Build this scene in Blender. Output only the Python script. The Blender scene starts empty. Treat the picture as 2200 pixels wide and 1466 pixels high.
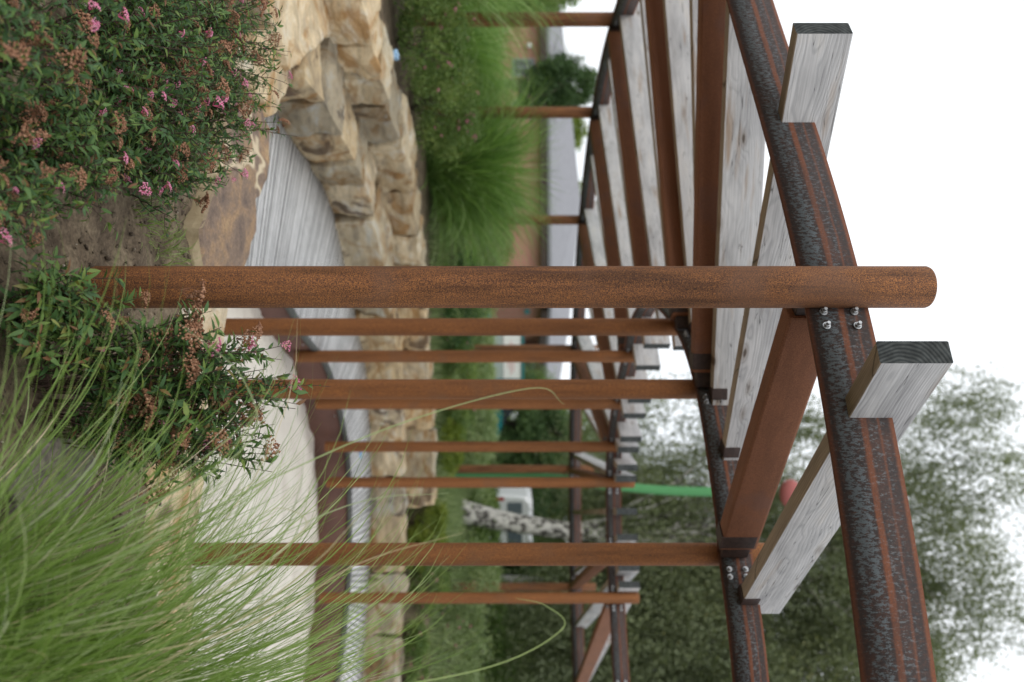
import bpy, bmesh, math, random
import numpy as np
from mathutils import Vector, Matrix, noise as mnoise

random.seed(7)
rng = np.random.default_rng(11)
scene = bpy.context.scene
COL = scene.collection
R = math.radians

# ------------------------------------------------------------------ camera
cam_d = bpy.data.cameras.new("camera")
cam = bpy.data.objects.new("camera", cam_d)
COL.objects.link(cam)
scene.camera = cam
cam_d.sensor_fit = 'HORIZONTAL'
cam_d.sensor_width = 36.0
cam_d.lens = 27.0
cam_d.clip_start = 0.05
cam_d.clip_end = 2000
# the camera is held on its side: world up is picture right
cam.matrix_world = Matrix(((0, -1, 0, 0), (0, 0, -1, 0), (1, 0, 0, 1.65), (0, 0, 0, 1)))
cam_d.dof.use_dof = True
cam_d.dof.focus_distance = 2.95
cam_d.dof.aperture_fstop = 1.35

# ------------------------------------------------------------------ world / light
world = bpy.data.worlds.new("World")
scene.world = world
world.use_nodes = True
wn = world.node_tree
wn.nodes.clear()
wo = wn.nodes.new('ShaderNodeOutputWorld')
bg = wn.nodes.new('ShaderNodeBackground')
sky = wn.nodes.new('ShaderNodeTexSky')
sky.sky_type = 'NISHITA'
sky.sun_disc = False
sky.sun_elevation = R(52)
sky.sun_rotation = R(215)
sky.air_density = 1.0
sky.dust_density = 3.0
mixw = wn.nodes.new('ShaderNodeMix'); mixw.data_type = 'RGBA'
tcw = wn.nodes.new('ShaderNodeTexCoord')
nzw = wn.nodes.new('ShaderNodeTexNoise'); nzw.inputs['Scale'].default_value = 2.2
nzw.inputs['Detail'].default_value = 5
rpw = wn.nodes.new('ShaderNodeValToRGB')
rpw.color_ramp.elements[0].position = 0.25; rpw.color_ramp.elements[0].color = (9.2, 9.7, 10.3, 1)
rpw.color_ramp.elements[1].position = 0.8; rpw.color_ramp.elements[1].color = (11.2, 11.4, 11.6, 1)
mixw.inputs['Factor'].default_value = 0.93
wn.links.new(tcw.outputs['Generated'], nzw.inputs['Vector'])
wn.links.new(nzw.outputs['Fac'], rpw.inputs['Fac'])
wn.links.new(sky.outputs['Color'], mixw.inputs[6])
wn.links.new(rpw.outputs['Color'], mixw.inputs[7])
wn.links.new(mixw.outputs[2], bg.inputs['Color'])
bg.inputs['Strength'].default_value = 0.1
wn.links.new(bg.outputs['Background'], wo.inputs['Surface'])

sun_d = bpy.data.lights.new("sun", 'SUN')
sun_d.energy = 0.8
sun_d.angle = R(25)
sun_d.color = (1.0, 0.96, 0.9)
sun = bpy.data.objects.new("sun", sun_d)
COL.objects.link(sun)
sun.rotation_euler = (R(40), 0, R(-35))
sun.location = (-5, -5, 12)

scene.view_settings.view_transform = 'Standard'
scene.view_settings.look = 'None'
scene.view_settings.exposure = 0.38
scene.view_settings.gamma = 1.0
scene.view_settings.use_curve_mapping = False
try:
    scene.cycles.max_bounces = 6
    scene.cycles.transparent_max_bounces = 6
except Exception:
    pass

# ------------------------------------------------------------------ helpers
def tag(o, label=None, cat=None, group=None, kind=None):
    if label: o['label'] = label
    if cat: o['category'] = cat
    if group: o['group'] = group
    if kind: o['kind'] = kind
    return o

def empty(name, loc=(0, 0, 0)):
    o = bpy.data.objects.new(name, None)
    o.empty_display_size = 0.2
    COL.objects.link(o)
    o.location = loc
    return o

def add(name, me, mats=None, parent=None, loc=None):
    o = bpy.data.objects.new(name, me)
    if mats is not None and len(me.materials) == 0:
        for m in (mats if isinstance(mats, (list, tuple)) else [mats]):
            me.materials.append(m)
    COL.objects.link(o)
    if parent is not None: o.parent = parent
    if loc is not None: o.location = loc
    return o

def mesh_np(name, V, F, rnd=None, uv=None, smooth=False, matidx=None):
    """V (n,3), F (m,k) all faces of the same size"""
    V = np.asarray(V, np.float32); F = np.asarray(F, np.int32)
    me = bpy.data.meshes.new(name)
    k = F.shape[1]; m = F.shape[0]
    me.vertices.add(len(V)); me.vertices.foreach_set('co', V.ravel())
    me.loops.add(m * k); me.loops.foreach_set('vertex_index', F.ravel())
    me.polygons.add(m)
    me.polygons.foreach_set('loop_start', np.arange(0, m * k, k, dtype=np.int32))
    me.polygons.foreach_set('loop_total', np.full(m, k, np.int32))
    if smooth: me.polygons.foreach_set('use_smooth', np.ones(m, bool))
    if matidx is not None: me.polygons.foreach_set('material_index', np.asarray(matidx, np.int32))
    if rnd is not None:
        a = me.attributes.new('rnd', 'FLOAT', 'POINT')
        a.data.foreach_set('value', np.asarray(rnd, np.float32))
    if uv is not None:
        l = me.uv_layers.new(name='UVMap')
        l.data.foreach_set('uv', np.asarray(uv, np.float32)[F.ravel()].ravel())
    me.update(calc_edges=True)
    return me

def bm_mesh(name, bm, smooth=False):
    me = bpy.data.meshes.new(name)
    if smooth:
        for f in bm.faces: f.smooth = True
    bm.to_mesh(me); bm.free()
    return me

def box_bm(bm, c, s, rotz=0.0, mi=0, bevel=0.0):
    m = Matrix.Translation(c) @ Matrix.Rotation(rotz, 4, 'Z') @ Matrix.Diagonal((s[0], s[1], s[2], 1))
    g = bmesh.ops.create_cube(bm, size=1.0, matrix=m)
    fs = {f for v in g['verts'] for f in v.link_faces}
    for f in fs: f.material_index = mi
    if bevel > 0:
        es = list({e for v in g['verts'] for e in v.link_edges})
        bmesh.ops.bevel(bm, geom=es, offset=bevel, segments=2, affect='EDGES', profile=0.6)

def cyl_bm(bm, c, r, h, seg=24, r2=None, mi=0, mat=None):
    m = Matrix.Translation(c) if mat is None else mat
    g = bmesh.ops.create_cone(bm, cap_ends=True, segments=seg, radius1=r, radius2=(r if r2 is None else r2), depth=h, matrix=m)
    for f in {f for v in g['verts'] for f in v.link_faces}: f.material_index = mi
    return g

def tube_pts(pts, rads, seg=8):
    """numpy tube along points"""
    P = np.asarray(pts, float); n = len(P)
    T = np.gradient(P, axis=0); T /= (np.linalg.norm(T, axis=1)[:, None] + 1e-9)
    up = np.array([0.03, 0.02, 1.0]) if abs(T[0][2]) < 0.9 else np.array([1.0, 0.02, 0.03])
    A = np.cross(T, up); A /= (np.linalg.norm(A, axis=1)[:, None] + 1e-9)
    B = np.cross(T, A)
    th = np.linspace(0, 2 * math.pi, seg, endpoint=False)
    V = P[:, None, :] + np.asarray(rads)[:, None, None] * (np.cos(th)[None, :, None] * A[:, None, :] + np.sin(th)[None, :, None] * B[:, None, :])
    V = V.reshape(-1, 3)
    i = np.arange(n - 1)[:, None] * seg; j = np.arange(seg)[None, :]; j2 = (j + 1) % seg
    F = np.stack([i + j, i + j2, i + seg + j2, i + seg + j], -1).reshape(-1, 4)
    return V, F

class Acc:
    def __init__(s): s.V = []; s.F = []; s.R = []; s.n = 0
    def add(s, V, F, r=0.5):
        V = np.asarray(V); F = np.asarray(F)
        s.V.append(V); s.F.append(F + s.n); s.n += len(V)
        s.R.append(np.full(len(V), r) if np.isscalar(r) else np.asarray(r))
    def mesh(s, name, smooth=False):
        return mesh_np(name, np.concatenate(s.V), np.concatenate(s.F), np.concatenate(s.R), smooth=smooth)

def vnoise(x, y, seed=0):
    """vectorised value noise"""
    x = np.asarray(x, float); y = np.asarray(y, float)
    xi = np.floor(x).astype(np.int64); yi = np.floor(y).astype(np.int64)
    xf = x - xi; yf = y - yi
    xf = xf * xf * (3 - 2 * xf); yf = yf * yf * (3 - 2 * yf)
    def h(a, b):
        n = (a * 374761393 + b * 668265263 + seed * 974711) & 0xffffffff
        n = ((n ^ (n >> 13)) * 1274126177) & 0xffffffff
        return ((n ^ (n >> 16)) & 0xffff) / 65535.0
    return (h(xi, yi) * (1 - xf) + h(xi + 1, yi) * xf) * (1 - yf) + (h(xi, yi + 1) * (1 - xf) + h(xi + 1, yi + 1) * xf) * yf

def fbm(x, y, oct=4, seed=0):
    s = 0; a = 0.5
    for o in range(oct):
        s = s + a * (vnoise(x * 2 ** o, y * 2 ** o, seed + o) - 0.5); a *= 0.5
    return s

def catmull(P, n=12):
    P = [np.array(p, float) for p in P]
    P = [2 * P[0] - P[1]] + P + [2 * P[-1] - P[-2]]
    out = []
    for i in range(1, len(P) - 2):
        for k in range(n):
            t = k / n
            out.append(0.5 * ((2 * P[i]) + (-P[i - 1] + P[i + 1]) * t + (2 * P[i - 1] - 5 * P[i] + 4 * P[i + 1] - P[i + 2]) * t * t + (-P[i - 1] + 3 * P[i] - 3 * P[i + 1] + P[i + 2]) * t ** 3))
    out.append(P[-2])
    return np.array(out)

def resample(C, n=None, step=None):
    d = np.r_[0, np.cumsum(np.linalg.norm(np.diff(C, axis=0), axis=1))]
    if n is None: n = max(2, int(d[-1] / step) + 1)
    s = np.linspace(0, d[-1], n)
    return np.stack([np.interp(s, d, C[:, k]) for k in range(C.shape[1])], 1)

# ------------------------------------------------------------------ materials
def new_mat(name):
    m = bpy.data.materials.new(name); m.use_nodes = True
    nt = m.node_tree; nt.nodes.clear()
    out = nt.nodes.new('ShaderNodeOutputMaterial')
    b = nt.nodes.new('ShaderNodeBsdfPrincipled')
    nt.links.new(b.outputs[0], out.inputs[0])
    return m, nt, b, out

def N(nt, t, **kw):
    n = nt.nodes.new(t)
    for k, v in kw.items():
        if k in n.inputs: n.inputs[k].default_value = v
        else: setattr(n, k, v)
    return n

def ramp(nt, src, stops, interp='LINEAR'):
    r = nt.nodes.new('ShaderNodeValToRGB'); e = r.color_ramp.elements
    r.color_ramp.interpolation = interp
    while len(e) < len(stops): e.new(0.5)
    for i, (p, c) in enumerate(stops):
        e[i].position = p; e[i].color = (c[0], c[1], c[2], 1) if not np.isscalar(c) else (c, c, c, 1)
    nt.links.new(src, r.inputs['Fac'])
    return r.outputs['Color']

def mapping(nt, src, scale=(1, 1, 1), loc=(0, 0, 0)):
    mp = nt.nodes.new('ShaderNodeMapping')
    mp.inputs['Scale'].default_value = scale; mp.inputs['Location'].default_value = loc
    nt.links.new(src, mp.inputs['Vector'])
    return mp.outputs['Vector']

def tex(nt, vec, scale, detail=3, rough=0.5, dist=0.0):
    n = nt.nodes.new('ShaderNodeTexNoise')
    n.inputs['Scale'].default_value = scale; n.inputs['Detail'].default_value = detail
    n.inputs['Roughness'].default_value = rough; n.inputs['Distortion'].default_value = dist
    nt.links.new(vec, n.inputs['Vector'])
    return n.outputs['Fac']

def mix(nt, a, b, f, mode='MIX'):
    m = nt.nodes.new('ShaderNodeMix'); m.data_type = 'RGBA'; m.blend_type = mode
    for sock, v in ((m.inputs[6], a), (m.inputs[7], b)):
        if hasattr(v, 'is_linked') or hasattr(v, 'links'): nt.links.new(v, sock)
        else: sock.default_value = (v[0], v[1], v[2], 1)
    if hasattr(f, 'links'): nt.links.new(f, m.inputs[0])
    else: m.inputs[0].default_value = f
    return m.outputs[2]

def math_n(nt, op, a, b=None, c=None):
    m = nt.nodes.new('ShaderNodeMath'); m.operation = op
    for i, v in enumerate((a, b, c)):
        if v is None: continue
        if hasattr(v, 'links'): nt.links.new(v, m.inputs[i])
        else: m.inputs[i].default_value = v
    return m.outputs[0]

def bump(nt, b, h, strength=0.3, dist=0.01):
    n = nt.nodes.new('ShaderNodeBump')
    n.inputs['Strength'].default_value = strength; n.inputs['Distance'].default_value = dist
    nt.links.new(h, n.inputs['Height']); nt.links.new(n.outputs[0], b.inputs['Normal'])

def objcoord(nt, randomize=True):
    tc = nt.nodes.new('ShaderNodeTexCoord')
    v = tc.outputs['Object']
    if randomize:
        oi = nt.nodes.new('ShaderNodeObjectInfo')
        vm = nt.nodes.new('ShaderNodeVectorMath'); vm.operation = 'SCALE'
        vm.inputs[0].default_value = (13.0, 7.0, 5.0)
        nt.links.new(oi.outputs['Random'], vm.inputs['Scale'])
        va = nt.nodes.new('ShaderNodeVectorMath'); va.operation = 'ADD'
        nt.links.new(v, va.inputs[0]); nt.links.new(vm.outputs[0], va.inputs[1])
        return va.outputs[0]
    return v

def rust_mat(name, light, mid, dark, streak=(1, 1, 0.12), speck=420, sk=0.55, bg_=(0.30, 0.85, 1.35)):
    m, nt, b, out = new_mat(name)
    v = objcoord(nt)
    fine = tex(nt, mapping(nt, v, (1, 1, 0.8)), speck, 2, 0.6)
    f2 = ramp(nt, fine, [(0.40, dark), (0.52, mid), (0.64, light)])
    big = tex(nt, mapping(nt, v, streak), 14, 4, 0.6)
    bigc = ramp(nt, big, [(0.34, bg_[0]), (0.48, bg_[1]), (0.68, bg_[2])])
    c = mix(nt, f2, bigc, 0.75, 'MULTIPLY')
    st = tex(nt, mapping(nt, v, (streak[0] * 6, streak[1] * 6, streak[2] * 1.5)), 9, 4, 0.65)
    stf = ramp(nt, st, [(0.52, 0.0), (0.72, sk)])
    c = mix(nt, c, dark, stf)
    pt = tex(nt, v, 3.5, 3, 0.5)
    ptf = ramp(nt, pt, [(0.56, 0.0), (0.66, 0.45)])
    c = mix(nt, c, (mid[0] * 0.75, mid[1] * 0.95, mid[2] * 1.5), ptf)
    nt.links.new(c, b.inputs['Base Color'])
    b.inputs['Roughness'].default_value = 0.78
    b.inputs['Specular IOR Level'].default_value = 0.35
    bump(nt, b, fine, 0.35, 0.002)
    return m

M = {}
M['rust'] = rust_mat('weathered_rust_pipe', (0.40, 0.165, 0.048), (0.205, 0.083, 0.032), (0.072, 0.032, 0.02), (1, 1, 0.10), 330)
M['rust_dark'] = rust_mat('rust_profile', (0.34, 0.135, 0.036), (0.225, 0.086, 0.027), (0.115, 0.046, 0.02), (1, 1, 0.08), 300, 0.3, (0.6, 0.95, 1.2))
M['rust_tube'] = rust_mat('rust_tube', (0.30, 0.128, 0.062), (0.225, 0.092, 0.046), (0.165, 0.066, 0.036), (0.2, 1, 1), 330, 0.12, (0.82, 1.0, 1.1))

# plate steel: mill scale with rust
def plate_mat():
    m, nt, b, out = new_mat('mill_scale_plate')
    uv = nt.nodes.new('ShaderNodeUVMap'); uv.uv_map = 'UVMap'
    v = uv.outputs['UV']
    sep = nt.nodes.new('ShaderNodeSeparateXYZ'); nt.links.new(v, sep.inputs[0])
    Y = sep.outputs['Y']
    base = tex(nt, mapping(nt, v, (1, 0.6, 1)), 90, 6, 0.72)
    c = ramp(nt, base, [(0.36, (0.020, 0.016, 0.016)), (0.52, (0.034, 0.022, 0.019)), (0.68, (0.072, 0.032, 0.021))])
    # broad red-brown weathering away from the mill scale
    pr = ramp(nt, tex(nt, mapping(nt, v, (1.4, 3.0, 1), (7, 3, 0)), 3.0, 6, 0.7), [(0.50, 0.0), (0.68, 0.6)])
    c = mix(nt, c, (0.085, 0.032, 0.018), pr)
    scale = tex(nt, mapping(nt, v, (1.0, 0.38, 1)), 95, 7, 0.78)
    big = tex(nt, mapping(nt, v, (0.5, 2.0, 1)), 5, 4, 0.65)
    band = ramp(nt, Y, [(0.022, 0.0), (0.045, 1.0), (0.10, 1.0), (0.128, 0.25), (0.165, 0.45), (0.20, 0.25), (0.222, 0.0)])
    thr = math_n(nt, 'MULTIPLY', band, ramp(nt, big, [(0.36, 0.45), (0.58, 1.0)]))
    sf = math_n(nt, 'MULTIPLY', ramp(nt, math_n(nt, 'MULTIPLY_ADD', thr, 0.10, scale), [(0.565, 0.0), (0.600, 1.0)]), math_n(nt, 'MULTIPLY_ADD', band, 0.6, 0.4))
    c = mix(nt, c, (0.095, 0.118, 0.130), math_n(nt, 'MULTIPLY', sf, 0.85))
    wob = tex(nt, mapping(nt, v, (1.2, 0, 1)), 1.5, 4, 0.6)
    fray = tex(nt, mapping(nt, v, (0.5, 2.0, 1)), 60, 4, 0.7)
    Yw = math_n(nt, 'ADD', math_n(nt, 'ADD', Y, math_n(nt, 'MULTIPLY', wob, 0.022)), math_n(nt, 'MULTIPLY', fray, 0.010))
    stripe = ramp(nt, math_n(nt, 'ABSOLUTE', math_n(nt, 'SUBTRACT', Yw, 0.150)), [(0.009, 1.0), (0.014, 0.0)])
    thin = ramp(nt, math_n(nt, 'ABSOLUTE', math_n(nt, 'SUBTRACT', Yw, 0.205)), [(0.0, 0.7), (0.007, 0.0)])
    e1 = ramp(nt, math_n(nt, 'MULTIPLY_ADD', fray, 0.006, Y), [(0.229, 0.0), (0.237, 1.0)])
    e0 = ramp(nt, math_n(nt, 'MULTIPLY_ADD', fray, 0.010, Y), [(0.010, 0.75), (0.024, 0.0)])
    grain = ramp(nt, tex(nt, mapping(nt, v, (1.0, 1.0, 1)), 140, 4, 0.7), [(0.3, 0.45), (0.6, 1.0)])
    brk = ramp(nt, big, [(0.30, 0.35), (0.5, 1.0)])
    s = math_n(nt, 'MAXIMUM', math_n(nt, 'MULTIPLY', math_n(nt, 'MAXIMUM', stripe, thin), brk), math_n(nt, 'MAXIMUM', e0, e1))
    c = mix(nt, c, (0.22, 0.062, 0.018), math_n(nt, 'MULTIPLY', math_n(nt, 'MULTIPLY', s, grain), 0.72))
    nt.links.new(c, b.inputs['Base Color'])
    b.inputs['Metallic'].default_value = 0.0
    r = ramp(nt, sf, [(0.0, 0.8), (1.0, 0.42)])
    nt.links.new(r, b.inputs['Roughness'])
    bump(nt, b, scale, 0.05, 0.001)
    return m
M['plate'] = plate_mat()

def simple(name, col, rough=0.6, metal=0.0, var=0.0, vscale=8, bstr=0.0, bscale=60, spec=0.5):
    m, nt, b, out = new_mat(name)
    if var > 0:
        v = objcoord(nt)
        t = tex(nt, v, vscale, 4, 0.6)
        lo = tuple(c * (1 - var) for c in col); hi = tuple(min(1, c * (1 + var)) for c in col)
        nt.links.new(ramp(nt, t, [(0.3, lo), (0.7, hi)]), b.inputs['Base Color'])
    else:
        b.inputs['Base Color'].default_value = (*col, 1)
    b.inputs['Roughness'].default_value = rough; b.inputs['Metallic'].default_value = metal
    b.inputs['Specular IOR Level'].default_value = spec
    if bstr > 0:
        bump(nt, b, tex(nt, objcoord(nt), bscale, 4, 0.6), bstr, 0.004)
    return m
M['bracket'] = simple('dark_bracket_steel', (0.04, 0.022, 0.017), 0.6, 0.0, 0.5, 40)
M['zinc'] = simple('zinc_bolt', (0.46, 0.47, 0.48), 0.45, 1.0, 0.1, 200)

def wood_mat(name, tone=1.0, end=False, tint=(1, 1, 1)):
    m, nt, b, out = new_mat(name)
    v = objcoord(nt)
    # solid growth rings round an axis that runs along local X
    warp = tex(nt, mapping(nt, v, (0.9, 2.0, 2.0)), 1.6, 3, 0.5)
    warp2 = tex(nt, mapping(nt, v, (0.5, 1.0, 1.0), (5, 3, 9)), 1.3, 2, 0.5)
    sep = nt.nodes.new('ShaderNodeSeparateXYZ')
    tc = nt.nodes.new('ShaderNodeTexCoord'); nt.links.new(tc.outputs['Object'], sep.inputs[0])
    yy = math_n(nt, 'ADD', math_n(nt, 'ADD', sep.outputs['Y'], 0.055), math_n(nt, 'MULTIPLY', warp, 0.11))
    zz = math_n(nt, 'ADD', math_n(nt, 'SUBTRACT', sep.outputs['Z'], 0.06), math_n(nt, 'MULTIPLY', math_n(nt, 'SUBTRACT', warp2, 0.5), 0.26))
    rr = math_n(nt, 'SQRT', math_n(nt, 'ADD', math_n(nt, 'MULTIPLY', yy, yy), math_n(nt, 'MULTIPLY', zz, zz)))
    # knots bend the rings
    vk = nt.nodes.new('ShaderNodeTexVoronoi'); vk.inputs['Scale'].default_value = 1.0
    nt.links.new(mapping(nt, v, (2.6, 0.01, 8.0)), vk.inputs['Vector'])
    kd = vk.outputs['Distance']
    knot = ramp(nt, kd, [(0.05, 1.0), (0.085, 0.0)])
    bend = ramp(nt, kd, [(0.0, 1.0), (0.35, 0.0)], 'EASE')
    rr = math_n(nt, 'ADD', rr, math_n(nt, 'MULTIPLY', bend, 0.022))
    ring = math_n(nt, 'SINE', math_n(nt, 'MULTIPLY', rr, 620.0 if not end else 430.0))
    ring01 = math_n(nt, 'MULTIPLY_ADD', ring, 0.5, 0.5)
    fib = tex(nt, mapping(nt, v, (1.5, 90, 90)), 2.0, 4, 0.65)
    mott = tex(nt, mapping(nt, v, (0.8, 3, 3)), 2.3, 4, 0.6)
    if not end:
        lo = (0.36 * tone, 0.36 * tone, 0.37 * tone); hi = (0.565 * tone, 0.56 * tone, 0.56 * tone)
        oi2 = nt.nodes.new('ShaderNodeObjectInfo')
        flat = math_n(nt, 'MULTIPLY_ADD', math_n(nt, 'FRACT', math_n(nt, 'MULTIPLY', oi2.outputs['Random'], 7.3)), 0.6, 0.25)
        c = ramp(nt, ring01, [(0.0, lo), (0.35, hi), (1.0, hi)])
        c = mix(nt, c, hi, flat)
        cm = ramp(nt, mott, [(0.3, (0.66, 0.66, 0.67)), (0.55, (1.0, 1.0, 1.0)), (0.75, (1.12, 1.06, 0.98))])
        c = mix(nt, c, cm, 0.9, 'MULTIPLY')
        cf = ramp(nt, fib, [(0.3, 0.72), (0.6, 1.05)])
        c = mix(nt, c, cf, 0.8, 'MULTIPLY')
        tan = ramp(nt, tex(nt, mapping(nt, v, (1.0, 5, 9), (3, 3, 3)), 1.7, 3, 0.5), [(0.60, 0.0), (0.74, 0.75)])
        c = mix(nt, c, (0.30, 0.20, 0.12), tan)
        halo = ramp(nt, kd, [(0.08, 0.55), (0.2, 0.0)])
        c = mix(nt, c, (0.20, 0.165, 0.135), halo)
        c = mix(nt, c, (0.085, 0.065, 0.05), math_n(nt, 'MULTIPLY', knot, 0.85))
        # drying cracks
        cr = tex(nt, mapping(nt, v, (0.6, 1, 14), (1, 8, 2)), 2.0, 2, 0.4)
        crk = ramp(nt, math_n(nt, 'ABSOLUTE', math_n(nt, 'SUBTRACT', cr, 0.5)), [(0.0, 1.0), (0.006, 0.0)])
        c = mix(nt, c, (0.03, 0.028, 0.026), math_n(nt, 'MULTIPLY', crk, 0.8))
    else:
        c = ramp(nt, ring01, [(0.0, (0.030, 0.035, 0.036)), (1.0, (0.075, 0.082, 0.08))])
        c = mix(nt, c, ramp(nt, tex(nt, v, 30, 3), [(0.35, 0.55), (0.7, 1.5)]), 0.8, 'MULTIPLY')
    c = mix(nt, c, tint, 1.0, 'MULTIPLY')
    nt.links.new(c, b.inputs['Base Color'])
    b.inputs['Roughness'].default_value = 0.85
    b.inputs['Specular IOR Level'].default_value = 0.25
    h = math_n(nt, 'ADD', math_n(nt, 'MULTIPLY', ring01, 0.6), fib)
    bump(nt, b, h, 0.35, 0.002)
    return m
M['wood'] = wood_mat('weathered_grey_timber')
M['wood_end'] = wood_mat('dark_end_grain', 1.0, True)
M['wood_under'] = wood_mat('dark_brown_under_edge', 0.66, False, (1.05, 0.86, 0.66))  # underside faces: same timber, darker and browner

def stone_mat(name, warm=1.0, bright=1.0):
    m, nt, b, out = new_mat(name)
    v = objcoord(nt)
    oi = nt.nodes.new('ShaderNodeObjectInfo')
    n1 = tex(nt, mapping(nt, v, (1.0, 1.0, 1.8)), 3.2, 6, 0.62, 0.6)
    c = ramp(nt, n1, [(0.25, (0.20, 0.175, 0.14)), (0.40, (0.36, 0.31, 0.235)), (0.52, (0.46, 0.39, 0.28)), (0.66, (0.47, 0.46, 0.42)), (0.8, (0.58, 0.52, 0.41))])
    # iron stains
    n2 = tex(nt, mapping(nt, v, (1.0, 1.0, 1.4), (4, 1, 7)), 2.1, 5, 0.6, 1.2)
    c = mix(nt, c, (0.27, 0.155, 0.06), ramp(nt, n2, [(0.50, 0.0), (0.62, 0.8)]))
    n3 = tex(nt, mapping(nt, v, (1.3, 1.3, 1.0), (9, 2, 3)), 1.4, 5, 0.6, 0.8)
    c = mix(nt, c, (0.085, 0.06, 0.048), ramp(nt, n3, [(0.57, 0.0), (0.63, 0.85)]))
    # bedding layers
    w = nt.nodes.new('ShaderNodeTexWave'); w.wave_type = 'BANDS'; w.bands_direction = 'Z'
    w.inputs['Scale'].default_value = 2.2; w.inputs['Distortion'].default_value = 7.0
    w.inputs['Detail'].default_value = 3; w.inputs['Detail Scale'].default_value = 1.2
    nt.links.new(v, w.inputs['Vector'])
    c = mix(nt, c, ramp(nt, w.outputs['Fac'], [(0.03, 0.62), (0.14, 1.0)]), 0.4, 'MULTIPLY')
    tone = ramp(nt, oi.outputs['Random'], [(0.0, (0.62, 0.62, 0.60)), (0.3, (0.92, 0.90, 0.86)), (0.5, (0.95, 0.84, 0.66)), (0.75, (1.12, 1.08, 1.0)), (1.0, (0.80, 0.80, 0.76))])
    c = mix(nt, c, tone, 1.0, 'MULTIPLY')
    fine = tex(nt, v, 90, 4, 0.65)
    c = mix(nt, c, ramp(nt, fine, [(0.3, 0.8), (0.7, 1.15)]), 0.8, 'MULTIPLY')
    nt.links.new(mix(nt, c, (bright, bright, bright), 1.0, 'MULTIPLY'), b.inputs['Base Color'])
    b.inputs['Roughness'].default_value = 0.9
    b.inputs['Specular IOR Level'].default_value = 0.2
    h = math_n(nt, 'ADD', math_n(nt, 'MULTIPLY', w.outputs['Fac'], 0.35), math_n(nt, 'MULTIPLY', tex(nt, v, 12, 7, 0.65), 1.6))
    bump(nt, b, h, 0.7, 0.02)
    return m
M['stone'] = stone_mat('sandstone', 1.0, 1.15)
M['stone_pale'] = stone_mat('pale_sandstone', 1.0, 1.35)

def slab_mat():
    m, nt, b, out = new_mat('brown_sandstone_slab')
    v = objcoord(nt)
    n1 = tex(nt, mapping(nt, v, (1, 1, 1)), 5, 7, 0.7, 0.4)
    c = ramp(nt, n1, [(0.3, (0.11, 0.085, 0.075)), (0.47, (0.215, 0.155, 0.115)), (0.58, (0.30, 0.20, 0.12)), (0.72, (0.42, 0.30, 0.17))])
    n2 = tex(nt, mapping(nt, v, (1, 1, 1), (3, 5, 2)), 60, 4, 0.7)
    c = mix(nt, c, ramp(nt, n2, [(0.3, 0.6), (0.7, 1.4)]), 0.75, 'MULTIPLY')
    ve = tex(nt, mapping(nt, v, (1.0, 0.8, 1), (0.3, 0, 0)), 1.3, 3, 0.5, 0.3)
    f = ramp(nt, math_n(nt, 'ABSOLUTE', math_n(nt, 'SUBTRACT', ve, 0.5)), [(0.006, 1.0), (0.013, 0.0)])
    c = mix(nt, c, (0.55, 0.46, 0.32), f)
    # pale broken sides
    g = nt.nodes.new('ShaderNodeNewGeometry'); sp = nt.nodes.new('ShaderNodeSeparateXYZ')
    nt.links.new(g.outputs['True Normal'], sp.inputs[0])
    side = ramp(nt, sp.outputs['Z'], [(0.45, 1.0), (0.75, 0.0)])
    c = mix(nt, c, ramp(nt, n1, [(0.3, (0.35, 0.27, 0.16)), (0.7, (0.55, 0.46, 0.31))]), side)
    nt.links.new(c, b.inputs['Base Color'])
    b.inputs['Roughness'].default_value = 0.9; b.inputs['Specular IOR Level'].default_value = 0.25
    bump(nt, b, math_n(nt, 'ADD', n1, math_n(nt, 'MULTIPLY', n2, 0.4)), 0.6, 0.012)
    return m
M['slab'] = slab_mat()

def ground_mat():
    m, nt, b, out = new_mat('soil_and_turf')
    tc = nt.nodes.new('ShaderNodeTexCoord'); v = tc.outputs['Object']
    n1 = tex(nt, v, 6, 8, 0.7); n2 = tex(nt, v, 45, 6, 0.7)
    soil = ramp(nt, n1, [(0.3, (0.065, 0.048, 0.034)), (0.5, (0.15, 0.115, 0.08)), (0.7, (0.27, 0.215, 0.145))])
    soil = mix(nt, soil, ramp(nt, n2, [(0.3, 0.45), (0.7, 1.5)]), 0.85, 'MULTIPLY')
    turf = ramp(nt, tex(nt, v, 1.5, 8, 0.7), [(0.3, (0.045, 0.085, 0.02)), (0.7, (0.13, 0.18, 0.06))])
    sp = nt.nodes.new('ShaderNodeSeparateXYZ'); nt.links.new(v, sp.inputs[0])
    f = ramp(nt, math_n(nt, 'MULTIPLY', sp.outputs['Y'], 0.02), [(0.22, 0.0), (0.30, 1.0)])
    c = mix(nt, soil, turf, f)
    nt.links.new(c, b.inputs['Base Color']); b.inputs['Roughness'].default_value = 0.95
    b.inputs['Specular IOR Level'].default_value = 0.15
    bump(nt, b, math_n(nt, 'ADD', n1, math_n(nt, 'MULTIPLY', n2, 0.5)), 0.8, 0.02)
    return m
M['ground'] = ground_mat()

def sand_mat():
    m, nt, b, out = new_mat('pale_sand')
    tc = nt.nodes.new('ShaderNodeTexCoord'); v = tc.outputs['Object']
    n1 = tex(nt, v, 3, 5, 0.6); n2 = tex(nt, v, 160, 3, 0.7)
    c = ramp(nt, n1, [(0.3, (0.60, 0.55, 0.48)), (0.7, (0.72, 0.68, 0.60))])
    c = mix(nt, c, ramp(nt, n2, [(0.3, 0.82), (0.7, 1.1)]), 0.8, 'MULTIPLY')
    nt.links.new(c, b.inputs['Base Color']); b.inputs['Roughness'].default_value = 0.95
    b.inputs['Specular IOR Level'].default_value = 0.15
    bump(nt, b, n2, 0.3, 0.004)
    return m
M['sand'] = sand_mat()

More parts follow.
